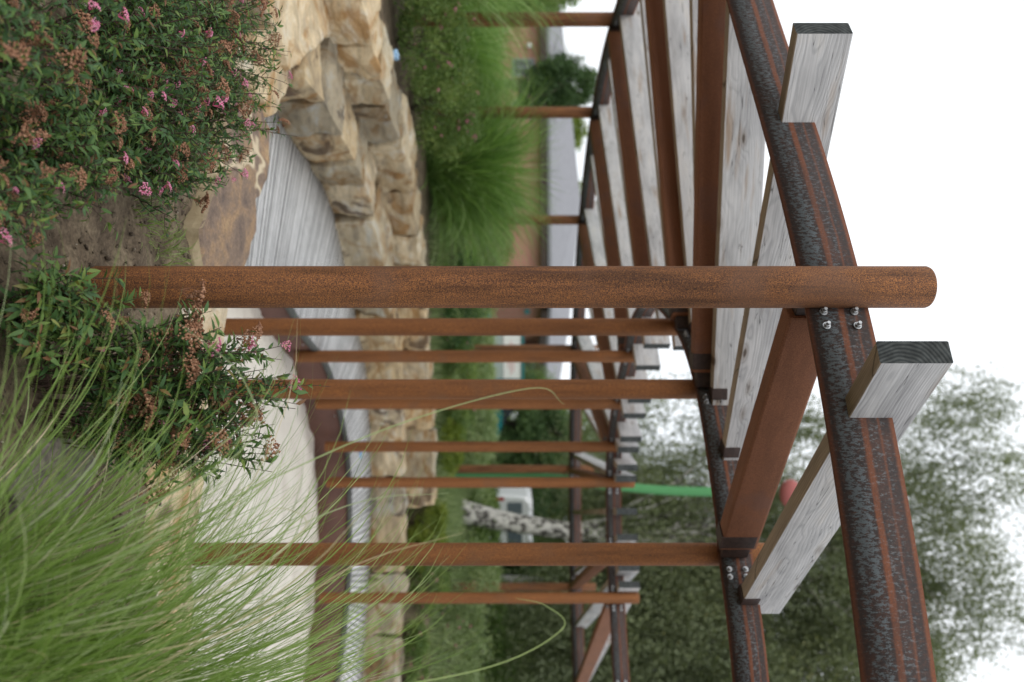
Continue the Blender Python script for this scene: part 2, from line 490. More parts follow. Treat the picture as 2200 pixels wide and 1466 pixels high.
def deck_mat():
    m, nt, b, out = new_mat('silvered_decking')
    at = nt.nodes.new('ShaderNodeAttribute'); at.attribute_name = 'rnd'
    tc = nt.nodes.new('ShaderNodeTexCoord'); v = tc.outputs['Object']
    n = tex(nt, v, 7, 5, 0.65)
    c = ramp(nt, at.outputs['Fac'], [(0.0, (0.50, 0.50, 0.495)), (1.0, (0.66, 0.66, 0.655))])
    c = mix(nt, c, ramp(nt, n, [(0.3, 0.78), (0.7, 1.12)]), 0.8, 'MULTIPLY')
    nt.links.new(c, b.inputs['Base Color']); b.inputs['Roughness'].default_value = 0.8
    b.inputs['Specular IOR Level'].default_value = 0.25
    return m
M['deck'] = deck_mat()
M['deck_trim'] = simple('dark_weathered_trim', (0.085, 0.09, 0.085), 0.8, 0, 0.3, 20)
M['riser'] = simple('brown_riser_sheet', (0.115, 0.052, 0.036), 0.65, 0, 0.22, 3)

def leaf_mat(name, stops, trans=0.25, rough=0.5, huevar=0.0):
    m, nt, b, out = new_mat(name)
    at = nt.nodes.new('ShaderNodeAttribute'); at.attribute_name = 'rnd'
    c = ramp(nt, at.outputs['Fac'], stops)
    nt.links.new(c, b.inputs['Base Color'])
    b.inputs['Roughness'].default_value = rough
    b.inputs['Specular IOR Level'].default_value = 0.35
    t = nt.nodes.new('ShaderNodeBsdfTranslucent')
    tcx = mix(nt, c, (1.25, 1.35, 0.7), 1.0, 'MULTIPLY')
    nt.links.new(tcx, t.inputs['Color'])
    ms = nt.nodes.new('ShaderNodeMixShader'); ms.inputs[0].default_value = trans
    nt.links.new(b.outputs[0], ms.inputs[1]); nt.links.new(t.outputs[0], ms.inputs[2])
    nt.links.new(ms.outputs[0], out.inputs[0])
    return m
M['leaf'] = leaf_mat('spirea_leaf', [(0.0, (0.036, 0.082, 0.034)), (0.45, (0.065, 0.135, 0.045)), (0.78, (0.125, 0.215, 0.055)), (0.95, (0.22, 0.29, 0.07)), (0.985, (0.24, 0.15, 0.06)), (1.0, (0.20, 0.10, 0.05))], 0.3)
M['stem'] = simple('woody_stem', (0.06, 0.035, 0.025), 0.8)
M['pink'] = leaf_mat('pink_blossom', [(0.0, (0.66, 0.13, 0.28)), (0.5, (0.80, 0.28, 0.46)), (1.0, (0.88, 0.50, 0.62))], 0.2, 0.7)
M['seed'] = leaf_mat('dry_seed_head', [(0.0, (0.19, 0.085, 0.045)), (0.5, (0.30, 0.15, 0.085)), (1.0, (0.42, 0.24, 0.15))], 0.1, 0.9)
M['grass'] = leaf_mat('grass_blade', [(0.0, (0.095, 0.165, 0.030)), (0.4, (0.185, 0.285, 0.060)), (0.8, (0.34, 0.43, 0.18)), (0.94, (0.42, 0.48, 0.32)), (1.0, (0.60, 0.50, 0.34))], 0.3, 0.45)
M['grass_far'] = leaf_mat('grass_clump_blade', [(0.0, (0.09, 0.19, 0.045)), (0.6, (0.22, 0.36, 0.10)), (1.0, (0.50, 0.60, 0.32))], 0.3, 0.5)
M['birch_leaf'] = leaf_mat('birch_foliage', [(0.0, (0.10, 0.125, 0.07)), (0.6, (0.17, 0.20, 0.105)), (0.93, (0.25, 0.28, 0.14)), (1.0, (0.36, 0.31, 0.10))], 0.3, 0.6)
M['dark_leaf'] = leaf_mat('dark_foliage', [(0.0, (0.032, 0.070, 0.024)), (0.7, (0.075, 0.135, 0.042)), (1.0, (0.14, 0.21, 0.06))], 0.2, 0.6)
M['mid_leaf'] = leaf_mat('mid_green_foliage', [(0.0, (0.075, 0.14, 0.038)), (0.6, (0.155, 0.235, 0.065)), (1.0, (0.27, 0.34, 0.10))], 0.3, 0.6)
M['pale_leaf'] = leaf_mat('pale_green_foliage', [(0.0, (0.14, 0.20, 0.08)), (0.6, (0.25, 0.32, 0.15)), (1.0, (0.38, 0.43, 0.23))], 0.3, 0.6)
M['yellow_leaf'] = leaf_mat('yellow_green_foliage', [(0.0, (0.09, 0.14, 0.02)), (0.6, (0.19, 0.25, 0.035)), (1.0, (0.30, 0.34, 0.06))], 0.3, 0.6)

def bark_mat():
    m, nt, b, out = new_mat('birch_bark')
    v = objcoord(nt, False)
    n = tex(nt, mapping(nt, v, (1, 1, 0.75)), 6.0, 5, 0.65, 0.5)
    n2 = tex(nt, mapping(nt, v, (0.6, 0.6, 3)), 4, 4, 0.6)
    c = ramp(nt, n, [(0.44, (0.055, 0.048, 0.042)), (0.52, (0.52, 0.50, 0.46)), (0.8, (0.70, 0.68, 0.63))])
    c = mix(nt, c, ramp(nt, n2, [(0.35, 0.5), (0.5, 1.0)]), 0.7, 'MULTIPLY')
    nt.links.new(c, b.inputs['Base Color']); b.inputs['Roughness'].default_value = 0.85
    bump(nt, b, n, 0.6, 0.03)
    return m
M['birch'] = bark_mat()
M['bark'] = simple('brown_bark', (0.09, 0.07, 0.055), 0.9, 0, 0.4, 12, 0.5, 20)

# ------------------------------------------------------------------ outlines (metres, plan)
W = catmull([(-1.2, 4.75), (-1.75, 5.3), (-2.02, 6.0), (-1.98, 6.58), (-1.92, 6.89), (-1.82, 7.25), (-1.76, 7.84), (-1.57, 8.48), (-1.27, 8.98), (-0.93, 9.35),
             (-0.41, 9.87), (-0.05, 10.25), (0.30, 10.6), (0.95, 10.93), (1.85, 11.07), (2.8, 11.03), (3.3, 10.92), (3.98, 10.66), (4.6, 10.42), (5.6, 9.8), (6.5, 8.8)])
I = catmull([(-0.30, 4.55), (-0.42, 5.0), (-0.50, 5.6), (-0.52, 6.2), (-0.42, 6.8), (-0.22, 7.3), (-0.05, 7.62), (0.137, 8.2), (0.27, 8.50), (0.47, 8.79), (0.815, 9.15),
             (1.13, 9.42), (1.44, 9.60), (1.85, 9.70), (2.46, 9.72), (2.93, 9.67), (3.24, 9.57), (3.6, 9.38), (3.95, 9.1), (4.5, 8.5), (5.0, 7.8)])
# near edge of the pit, right to left, closing the outline
NEAR = [(7.0, 7.5), (6.0, 5.6), (4.2, 4.5), (2.6, 4.1), (1.6, 3.98), (1.13, 4.0), (0.80, 4.06), (0.52, 4.14), (0.1, 4.3), (-0.44, 4.62), (-0.8, 4.72)]
PIT = np.vstack([W, np.array(NEAR)])

def inside(px, py, poly):
    px = np.asarray(px); py = np.asarray(py)
    c = np.zeros(px.shape, bool); n = len(poly); j = n - 1
    for i in range(n):
        xi, yi = poly[i]; xj, yj = poly[j]
        t = ((yi > py) != (yj > py)) & (px < (xj - xi) * (py - yi) / ((yj - yi) + 1e-12) + xi)
        c ^= t; j = i
    return c

def sdist(px, py, poly):
    d = np.full(np.shape(px), 1e9); n = len(poly)
    for i in range(n):
        a = poly[i]; b = poly[(i + 1) % n]; ab = b - a
        L = ab @ ab + 1e-12
        t = np.clip(((px - a[0]) * ab[0] + (py - a[1]) * ab[1]) / L, 0, 1)
        d = np.minimum(d, np.hypot(px - a[0] - t * ab[0], py - a[1] - t * ab[1]))
    return np.where(inside(px, py, poly), -d, d)

def smooth(t): t = np.clip(t, 0, 1); return t * t * (3 - 2 * t)

def outer_h(x, y):
    x = np.asarray(x, float); y = np.asarray(y, float)
    rad = np.hypot(x - 1.5, y - 7)
    up = smooth((y - 5.2 + np.where(x > 3, 0.5, 0)) / 2.2)
    h = 0.0 + 0.36 * up
    h = h + 0.05 * smooth((3.0 - y) / 2) * 0
    return h + fbm(x * 0.9, y * 0.9, 4, 3) * 0.06

# ------------------------------------------------------------------ ground
def axis_pts(lo, hi, a, b, fine, coarse_n):
    l = a - np.geomspace(fine, a - lo, coarse_n)[::-1]
    r = b + np.geomspace(fine, hi - b, coarse_n)
    return np.concatenate([l, np.arange(a, b, fine), r])
gx = axis_pts(-700, 700, -3.4, 3.0, 0.035, 30)
gy = np.concatenate([np.linspace(-60, 1.2, 14), np.arange(1.24, 5.2, 0.03), np.arange(5.2, 14, 0.1), 14 + np.geomspace(0.2, 900, 34)])
GX, GY = np.meshgrid(gx, gy)
m_near = (GX > -8) & (GX < 10) & (GY > 0) & (GY < 16)
SD = np.full(GX.shape, 50.0)
SD[m_near] = sdist(GX[m_near], GY[m_near], PIT)
GZ = outer_h(GX, GY)
GZ = np.where((SD < 1.08) & m_near, np.minimum(GZ, -0.03 + np.clip((SD - 0.92) / 0.15, 0, 1) * (GZ + 0.03)), GZ)
nearm = smooth((6 - GY) / 2) * (np.abs(GX) < 4)
GZ += nearm * (fbm(GX * 5, GY * 5, 4, 9) * 0.07 + fbm(GX * 22, GY * 22, 3, 19) * 0.03)
GZ = np.where(SD < 0.20, np.minimum(GZ, -1.0 + np.clip((SD - 0.12) / 0.08, 0, 1) * (GZ + 1.0 - 0.12)), GZ)
nx, ny = len(gx), len(gy)
idx = np.arange(nx * ny).reshape(ny, nx)
F = np.stack([idx[:-1, :-1], idx[:-1, 1:], idx[1:, 1:], idx[1:, :-1]], -1).reshape(-1, 4)
me = mesh_np('ground', np.stack([GX, GY, GZ], -1).reshape(-1, 3), F, smooth=True)
tag(add('ground', me, M['ground']), kind='structure')

def gh(x, y):
    return float(outer_h(np.array([x]), np.array([y]))[0])

# far path
def strip(name, x0, x1, y0, y1, z, mat):
    me = mesh_np(name, [(x0, y0, z), (x1, y0, z), (x1, y1, z), (x0, y1, z)], [(0, 1, 2, 3)])
    return add(name, me, mat)
M['path'] = simple('grey_path', (0.36, 0.35, 0.33), 0.9, 0, 0.15, 3)
tag(strip('path', 2.5, 60, 33, 35.5, 0.40, M['path']), kind='structure')

# sand
sx = np.arange(-0.9, 7.0, 0.045); sy = np.arange(3.9, 10.3, 0.045)
SX, SY = np.meshgrid(sx, sy)
sz = -0.56 - 0.20 * smooth((SY - 6.0) / 3.4)
di = np.full(SX.shape, 9.0)
for q in resample(I, step=0.15): di = np.minimum(di, np.hypot(SX - q[0], SY - q[1]))
sz += fbm(SX * 1.3, SY * 1.3, 3, 40) * 0.10 + fbm(SX * 5, SY * 5, 3, 41) * 0.075 + fbm(SX * 14, SY * 14, 2, 43) * 0.02
sz -= 0.05 * smooth(1 - di / 0.5)
sd = sdist(SX.ravel(), SY.ravel(), PIT).reshape(SX.shape)
ii = np.arange(SX.size).reshape(SX.shape)
F = np.stack([ii[:-1, :-1], ii[:-1, 1:], ii[1:, 1:], ii[1:, :-1]], -1).reshape(-1, 4)
keep = (sd.ravel()[F] < 0.15).all(1)
me = mesh_np('sand', np.stack([SX, SY, sz], -1).reshape(-1, 3), F[keep], smooth=True)
tag(add('sand', me, M['sand']), kind='structure')

# ------------------------------------------------------------------ deck
deck = empty('wooden_deck', (1.5, 10.3, -0.38))
tag(deck, 'curved silver grey plank deck with brown metal riser round the sandpit', 'deck')
def world_child(o, parent):
    o.parent = parent
    o.location = -Vector(parent.location)
Wr = resample(W, n=600); Ir = resample(I, n=600)
A = Acc(); nb = 150; dmi = []
for k in range(nb):
    f0 = (k + 0.09) / nb; f1 = (k + 0.91) / nb
    a0, a1 = int(f0 * 599), min(599, int(f1 * 599))
    def at(C, f):
        t = f * 599; i = min(598, int(t)); return C[i] * (1 - t + i) + C[i + 1] * (t - i)
    p = [at(Ir, f0), at(Ir, f1), at(Wr, f1), at(Wr, f0)]
    n = 1
    if np.linalg.norm(p[2] - p[3]) > 0.17: n = 1
    dz = random.uniform(-0.003, 0.003)
    t = [(q[0], q[1], -0.38 + dz) for q in p] + [(q[0], q[1], -0.42 + dz) for q in p]
    A.add(t, [(0, 1, 2, 3), (7, 6, 5, 4), (0, 4, 5, 1), (1, 5, 6, 2), (2, 6, 7, 3), (3, 7, 4, 0)], random.random())
M['deck_side_shade'] = simple('weathered_gap_shade_edges', (0.055, 0.055, 0.05), 0.9)  # weathered board sides, with the shade of the gaps painted into their colour
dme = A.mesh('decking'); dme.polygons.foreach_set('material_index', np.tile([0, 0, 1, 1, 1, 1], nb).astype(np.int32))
o = add('decking', dme, [M['deck'], M['deck_side_shade']]); world_child(o, deck)
# sheet below the boards, near-black to paint shade into the gaps
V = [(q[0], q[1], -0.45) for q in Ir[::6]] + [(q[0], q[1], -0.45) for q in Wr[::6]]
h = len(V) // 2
o = add('gap_shade_sheet', mesh_np('gap_shade_sheet', V, [(i, i + 1, h + i + 1, h + i) for i in range(h - 1)]), simple('gap_shade_black', (0.02, 0.02, 0.018), 0.9)); world_child(o, deck)
def curtain(name, C, z0, z1, th, mat, parent, off=0.0):
    C = resample(C, step=0.12)
    T = np.gradient(C, axis=0); T /= np.linalg.norm(T, axis=1)[:, None]
    Nn = np.stack([T[:, 1], -T[:, 0]], 1)
    a = C + Nn * off; b_ = C + Nn * (off + th); n = len(C)
    V = np.concatenate([np.c_[a, np.full(n, z0)], np.c_[a, np.full(n, z1)], np.c_[b_, np.full(n, z1)], np.c_[b_, np.full(n, z0)]])
    F = []
    for s in range(4):
        s2 = (s + 1) % 4
        for i in range(n - 1): F.append((s * n + i, s * n + i + 1, s2 * n + i + 1, s2 * n + i))
    o = add(name, mesh_np(name, V, F), mat); world_child(o, parent); return o
curtain('edge_trim', I, -0.43, -0.372, 0.035, M['deck_trim'], deck, 0.0)
curtain('riser', I, -1.1, -0.432, 0.02, M['riser'], deck, 0.004)
bm = bmesh.new()
bmesh.ops.create_icosphere(bm, subdivisions=1, radius=0.012)
rb = bm_mesh('riser_bolt', bm); rb.materials.append(M['zinc'])
Ic = resample(I, step=0.55)
for q, q2 in zip(Ic[4:-4:1], Ic[5:-3:1]):
    t = (q2 - q) / np.linalg.norm(q2 - q)
    for z in (-0.47,):
        o = add('riser_bolt', rb); o.parent = deck
        o.location = Vector((q[0] + t[1] * 0.027, q[1] - t[0] * 0.027, z)) - Vector(deck.location)

# ------------------------------------------------------------------ stones
def stone_mesh(name, L, D, H, seed, rough=0.03, cuts=(9, 6, 6)):
    bm = bmesh.new()
    bmesh.ops.create_cube(bm, size=1.0)
    bmesh.ops.subdivide_edges(bm, edges=bm.edges[:], cuts=9, use_grid_fill=True)
    r = random.Random(seed)
    sk = [r.uniform(-0.06, 0.06) for _ in range(6)]
    so = Vector((seed * 3.7, seed * 1.3, seed * 2.1))
    for v in bm.verts:
        c = v.co.copy()
        # ease corners
        q = Vector((c.x * 2, c.y * 2, c.z * 2))
        mx = sorted((abs(q.x), abs(q.y), abs(q.z)))
        e = max(0, mx[1] - 0.62) / 0.38
        shrink = 1 - 0.022 * e * e - 0.02 * max(0, (mx[0] - 0.6) / 0.4) * e
        c *= shrink
        c.x += sk[0] * c.z + sk[1] * c.y; c.z += sk[2] * c.x * 0.5
        p = Vector((c.x * L, c.y * D, c.z * H))
        n1 = mnoise.noise(p * 4 + so); n2 = mnoise.noise(p * 11 + so)
        st = round(mnoise.noise(Vector((p.x * 3, p.y * 3, p.z * 5)) + so) * 3) / 3
        nrm = v.normal if v.normal.length > 0 else c.normalized()
        v.co = p + nrm * (n1 * rough * 1.1 + n2 * rough * 0.55 + st * rough * 2.0)
    bm.normal_update()
    for e in bm.edges:
        if e.is_manifold and e.calc_face_angle(0) > R(26): e.smooth = False
    return bm_mesh(name, bm, True)

def wall(name, label, C, z0, z1, depth, seed, lo=0.45, hi=0.85, group=None, step_z=0.0, tops=None, pale=False):
    C = resample(C, step=0.02); L = len(C) * 0.02
    root = empty(name, (float(C[len(C) // 2][0]), float(C[len(C) // 2][1]), z0))
    tag(root, label, 'stone wall')
    r = random.Random(seed); s = 0.0
    while s < L - 0.25:
        w = r.uniform(lo, hi)
        if s + w > L: w = L - s
        i0 = int(s / 0.02); i1 = min(len(C) - 1, int((s + w) / 0.02))
        a, b_ = C[i0], C[i1]; t = b_ - a; ln = np.linalg.norm(t); t = t / (ln + 1e-9)
        nrm = np.array([-t[1], t[0]])      # outward from the pit (curve runs clockwise)
        mid = (a + b_) / 2
        d = depth * r.uniform(0.9, 1.15); hh = (z1 - z0) + r.uniform(-0.03, 0.03)
        off = d / 2 + r.uniform(-0.03, 0.03)
        c = mid + nrm * off
        me = stone_mesh('stone_block', ln * 0.975 + 0.005, d, hh + 0.06, seed * 31 + i0, 0.024)
        me.materials.append(M['stone_pale'] if (pale and r.random() < 0.5) else M['stone'])
        o = bpy.data.objects.new('stone_block', me); COL.objects.link(o); o.parent = root
        o.location = Vector((c[0], c[1], z0 + hh / 2 - 0.03)) - Vector(root.location)
        o.rotation_euler = (r.uniform(-0.03, 0.03), r.uniform(-0.02, 0.02), math.atan2(t[1], t[0]) + r.uniform(-0.05, 0.05))
        s += w
    return root
W_low = np.array([p for p in W if not (p[1] < 5.9 and p[0] < 0) and not p[0] > 6.2])
wall('lower_stone_wall', 'lower course of cream and rust stained sandstone blocks rising from the grey deck', W_low, -0.46, 0.06, 0.86, 3, pale=True)
U_ = catmull([(-3.1, 5.6), (-2.75, 6.3), (-2.5, 6.9), (-2.42, 7.25), (-2.33, 7.7), (-2.2, 8.2), (-2.1, 8.75), (-1.86, 9.45), (-1.56, 9.85), (-1.12, 10.22), (-0.6, 10.66), (-0.05, 11.03), (0.6, 11.34), (1.3, 11.5), (2.0, 11.52), (2.5, 11.5)])
wall('upper_stone_wall', 'upper course of tan sandstone blocks set back behind the first, under the shrubs and grasses', U_, 0.02, 0.44, 0.6, 8, pale=True)

def slab(name, label, poly, z, th, mat, seed, rough=0.02, cat='rock'):
    poly = resample(np.array(poly + [poly[0]], float), step=0.06)[:-1]
    cx, cy = poly.mean(0)
    bm = bmesh.new(); rings = []
    r = random.Random(seed); so = Vector((seed * 5.1, seed, seed * 2.2))
    levels = [(1.0, -th), (1.02, -th * 0.5), (1.0, -0.05), (0.985, -0.012), (0.955, 0.0), (0.85, 0.002), (0.7, 0.0), (0.5, 0), (0.3, 0), (0.12, 0)]
    for sc, dz in levels:
        ring = []
        for p in poly:
            q = Vector(((p[0] - cx) * sc, (p[1] - cy) * sc, dz))
            w = Vector((q.x, q.y, q.z))
            jag = mnoise.noise(Vector((p[0] * 7, p[1] * 7, seed))) * 0.03 + mnoise.noise(Vector((p[0] * 20, p[1] * 20, q.z * 10 + seed))) * 0.018
            if sc > 0.9: q.x += jag * (1 if q.x > 0 else -1); q.y += jag * (1 if q.y > 0 else -1)
            q.z += mnoise.noise(w * 3 + so) * rough * 2 + mnoise.noise(w * 9 + so) * rough * 0.7
            ring.append(bm.verts.new(q))
        rings.append(ring)
    for a, b_ in zip(rings[:-1], rings[1:]):
        for i in range(len(a)):
            j = (i + 1) % len(a); bm.faces.new((a[i], a[j], b_[j], b_[i]))
    bm.faces.new(rings[-1]); bm.normal_update()
    o = add(name, bm_mesh(name, bm, False), mat, loc=(cx, cy, z))
    tag(o, label, cat)
    bm2 = bmesh.new(); bm2.from_mesh(o.data); bmesh.ops.recalc_face_normals(bm2, faces=bm2.faces); bm2.to_mesh(o.data); bm2.free()
    return o
slab('rock_slab', 'big brown rust veined rock slab edging the deck, left of the thick round post',
     [(-1.50, 4.95), (-1.42, 5.13), (-1.2, 5.08), (-1.02, 4.95), (-0.86, 4.80), (-0.70, 4.76), (-0.50, 4.70), (-0.30, 4.55), (-0.22, 4.3), (-0.35, 4.02), (-0.56, 3.93), (-0.8, 4.08), (-1.13, 4.28), (-1.44, 4.42)], 0.05, 0.55, M['slab'], 3, 0.014)
slab('rock_slab', 'small tan rock slab wedged between the brown slab and the pale one',
     [(-1.52, 4.9), (-1.45, 5.0), (-1.62, 5.24), (-1.86, 5.5), (-2.0, 5.45), (-2.1, 5.1), (-1.9, 4.75), (-1.6, 4.6)], 0.085, 0.5, M['stone_pale'], 5, 0.02)
slab('rock_slab', 'large pale cream rock slab behind the pink flowered shrub at far left',
     [(-1.86, 5.3), (-2.02, 5.62), (-2.26, 5.95), (-2.42, 6.22), (-2.72, 6.75), (-3.2, 6.6), (-3.3, 5.7), (-2.9, 4.9), (-2.2, 4.7)], 0.11, 0.5, M['stone_pale'], 8, 0.02)
slab('rock_slab', 'pale rock slab glimpsed behind the flowering shrub beside the thick post',
     [(-0.24, 4.5), (0.1, 4.38), (0.44, 4.24), (0.46, 3.9), (0.4, 3.62), (0.0, 3.7), (-0.2, 3.95)], 0.0, 0.6, M['stone_pale'], 11, 0.02)
slab('rock_slab', 'long beige rock slab edging the sand behind the tall grass',
     [(0.50, 4.15), (0.67, 4.14), (0.83, 4.06), (1.14, 4.02), (1.7, 4.0), (2.6, 4.1), (2.7, 3.7), (1.8, 3.45), (1.05, 3.48), (0.8, 3.52), (0.48, 3.58)], -0.015, 0.6, M['stone_pale'], 14, 0.016)
slab('rock', 'grey lumpy rock half sunk in the soil under the grass',
     [(0.36, 2.85), (0.55, 2.95), (0.66, 2.8), (0.62, 2.55), (0.45, 2.45), (0.33, 2.6)], 0.05, 0.2, simple('grey_rock', (0.19, 0.165, 0.14), 0.95, 0, 0.5, 25, 0.8, 40), 17, 0.035)

# ------------------------------------------------------------------ pergola
perg = empty('pergola', (2.9, 8.95, 0))
tag(perg, 'curved pergola of rusty steel posts and ring beams with grey timber joists round the sandpit', 'pergola')
PO = Vector(perg.location)
OC = np.array([2.9, 8.95]); OR = 6.655
ZB = 1.154 + 1.65
angA = math.degrees(math.atan2(3.116 - 8.95, -0.217 - 2.9))      # post nearest the camera
step = 21.1
out_ang = {k: angA + step * k for k in range(-9, 3)}              # k=0 nearest; negative = clockwise to the far side
# measured bearings of the far posts
meas = {-3: (-3.72, 9.18), -4: (-3.20, 11.32), -5: (-2.0, 13.35), -6: (0.05, 15.35), -7: (2.62, 15.6), -8: (4.9, 15.3), -9: (6.75, 14.7)}
for k, p in meas.items():
    out_ang[k] = math.degrees(math.atan2(p[1] - OC[1], p[0] - OC[0]))
    if out_ang[k] > 0: out_ang[k] -= 360
out_ang[-1] -= 1.8
def ocirc(a, r=OR): return OC + (r + 0.25 * math.exp(-((a + 143) / 9.0) ** 2)) * np.array([math.cos(R(a)), math.sin(R(a))])
INP = {2: (2.9, 3.75), 1: (2.15, 3.90), 0: (1.19, 4.30), -1: (0.30, 4.845), -2: (-0.115, 5.40), -3: (-0.36, 6.85), -4: (0.155, 8.07), -5: (0.73, 8.93),
       -6: (1.29, 9.38), -7: (1.745, 9.46), -8: (2.55, 9.40), -9: (3.05, 9.14), -10: (4.0, 8.7), -11: (5.2, 7.9)}
INC = catmull([(3.9, 3.6), (2.9, 3.75), (1.77, 4.02), (1.19, 4.30), (0.95, 4.39), (0.37, 4.78), (0.02, 5.22), (-0.16, 5.7), (-0.30, 6.3), (-0.34, 6.9), (-0.18, 7.55), (0.155, 8.07), (0.73, 8.88), (1.29, 9.36), (1.745, 9.46), (2.5, 9.38), (3.05, 9.16), (4.0, 8.7), (5.2, 7.9)], 20)
INC = resample(INC, step=0.02)
def nearest(C, p): return int(np.argmin(np.hypot(C[:, 0] - p[0], C[:, 1] - p[1])))
INI = {k: nearest(INC, p) for k, p in INP.items()}

bmb = bmesh.new()
cyl_bm(bmb, (0, 0, 0.002), 0.0155, 0.004, 20)
cyl_bm(bmb, (0, 0, 0.0095), 0.011, 0.011, 6)
cyl_bm(bmb, (0, 0, 0.022), 0.0068, 0.014, 12)
bolt_me = bm_mesh('bolt', bmb); bolt_me.materials.append(M['zinc'])

def bolts(parent, p, t, n, zs, offs):
    """hex bolts on a vertical plate at plan point p, tangent t, outward normal n"""
    rot = Matrix(((t[0], 0, n[0]), (t[1], 0, n[1]), (0, 1, 0))).to_4x4()
    for s in offs:
        for z in zs:
            o = bpy.data.objects.new('bolt', bolt_me); COL.objects.link(o); o.parent = parent
            o.matrix_local = Matrix.Translation(Vector((p[0] + t[0] * s, p[1] + t[1] * s, z)) - PO) @ rot

def plate(C, z0, z1, th, name='ring_beam'):
    n = len(C)
    T = np.gradient(C, axis=0); T /= np.linalg.norm(T, axis=1)[:, None]
    Nn = np.stack([-T[:, 1], T[:, 0]], 1) * th / 2
    s = np.r_[0, np.cumsum(np.linalg.norm(np.diff(C, axis=0), axis=1))]
    a, b_ = C + Nn, C - Nn
    V = np.concatenate([np.c_[a, np.full(n, z0)], np.c_[a, np.full(n, z1)], np.c_[b_, np.full(n, z1)], np.c_[b_, np.full(n, z0)]]) - np.array(PO)
    uo = random.uniform(0, 50)
    uv = np.concatenate([np.c_[s + uo, np.zeros(n)], np.c_[s + uo, np.full(n, 0.245)], np.c_[s + uo, np.full(n, 0.245)], np.c_[s + uo, np.zeros(n)]])
    F = []
    for k in range(4):
        k2 = (k + 1) % 4
        for i in range(n - 1): F.append((k * n + i, k * n + i + 1, k2 * n + i + 1, k2 * n + i))
    F.append((0, n, 2 * n, 3 * n)); F.append((n - 1, 4 * n - 1, 3 * n - 1, 2 * n - 1))
    o = add(name, mesh_np(name, V, F, uv=uv), M['plate'], perg)
    return o

OB0, OB1 = ZB, ZB + 0.245
IB0, IB1 = ZB, ZB + 0.19
# posts: outer round pipes
def pipe_mesh(r, h, cap_r=0.012):
    bm = bmesh.new()
    prof = [(r, 0), (r, h * 0.25), (r, h * 0.5), (r, h * 0.75), (r, h - cap_r), (r - cap_r * 0.3, h - cap_r * 0.3), (r - cap_r, h), (0.001, h + 0.002)]
    seg = 48; rings = []
    for pr, pz in prof:
        rings.append([bm.verts.new((pr * math.cos(2 * math.pi * i / seg), pr * math.sin(2 * math.pi * i / seg), pz)) for i in range(seg)])
    for a, b_ in zip(rings[:-1], rings[1:]):
        for i in range(seg):
            j = (i + 1) % seg; f = bm.faces.new((a[i], a[j], b_[j], b_[i])); f.smooth = True
    return bm_mesh('post', bm)
pipe = pipe_mesh(0.0825, 3.75); pipe.materials.append(M['rust'])
hsec = pipe_mesh(0.0635, 3.75); hsec.materials.append(M['rust_dark'])

for k in range(-9, 3):
    p = ocirc(out_ang[k], OR + 0.0825 + 0.012)
    base = gh(p[0], p[1]) - 0.12
    o = bpy.data.objects.new('post', pipe); COL.objects.link(o); o.parent = perg
    top = ZB + 0.245 + 0.275
    if k == 0: p = np.array([-0.212, 3.02]); top = 1.65 + (1992 - 1100) / 1650 * 3.02
    o.location = Vector((p[0], p[1], top - 3.75)) - PO
    o.rotation_euler = (0, 0, random.uniform(0, 6))
    if k == 0: o['label'] = 'thick round rusty pipe post standing closest, its top well above the beam'
PPOS = {0: (0.2776, 4.375), -1: (0.0627, 4.93), -2: (-0.0182, 5.55), -3: (-0.060, 6.85), -4: (0.0200, 8.02), -5: (0.0818, 8.86), -6: (0.1376, 9.30), -7: (0.1842, 9.38), -8: (0.2780, 9.30), -9: (0.3345, 9.05)}
for k in range(-10, 3):
    i = INI[k]; p = INC[i]; t = INC[min(i + 3, len(INC) - 1)] - INC[i - 3]; t /= np.linalg.norm(t)
    n = np.array([t[1], -t[0]])
    cen = np.array([2.0, 7.2]); 
    if (cen - p) @ n < 0: n = -n
    q = p + n * (0.0625 + 0.008)
    if k in PPOS:
        U_h, yy_ = PPOS[k]; q = np.array([U_h * yy_, yy_])
    o = bpy.data.objects.new('post', hsec); COL.objects.link(o); o.parent = perg
    o.location = Vector((q[0], q[1], ZB + 0.19 + 0.15 - 3.75)) - PO
    o.rotation_euler = (0, 0, math.atan2(t[1], t[0]) + math.pi / 2 * 0)

# ring beams, one part per bay
ks = sorted(out_ang)
ext = [out_ang[ks[-1]] + 15]
for a, b_ in zip(ks[:-1], ks[1:]):
    a0, a1 = out_ang[a], out_ang[b_]
    g = math.degrees(0.004 / OR)
    C = np.array([ocirc(t) for t in np.linspace(a0 + g, a1 - g, 24)])
    seg = plate(C, OB0, OB1, 0.014)
    for e, sgn in ((a0, 1), (a1, -1)):
        pt = ocirc(e, OR + 0.007); nn = (pt - OC) / np.linalg.norm(pt - OC); tt = np.array([-nn[1], nn[0]])
        if sgn == 1:
            offs = (0.115, 0.175)
        else:
            offs = (-0.115, -0.175)
        if e == out_ang[0] and sgn == 1: offs = (0.143, 0.205)
        if e == out_ang[0] and sgn == -1: continue
        bolts(seg, pt, tt, nn, (OB0 + 0.065, OB0 + 0.185), offs)
        pin = ocirc(e, OR - 0.007)
        bolts(seg, pin, -tt, -nn, (OB0 + 0.065, OB0 + 0.185), tuple(-x for x in offs))
iks = sorted(INI, key=lambda k: INI[k])
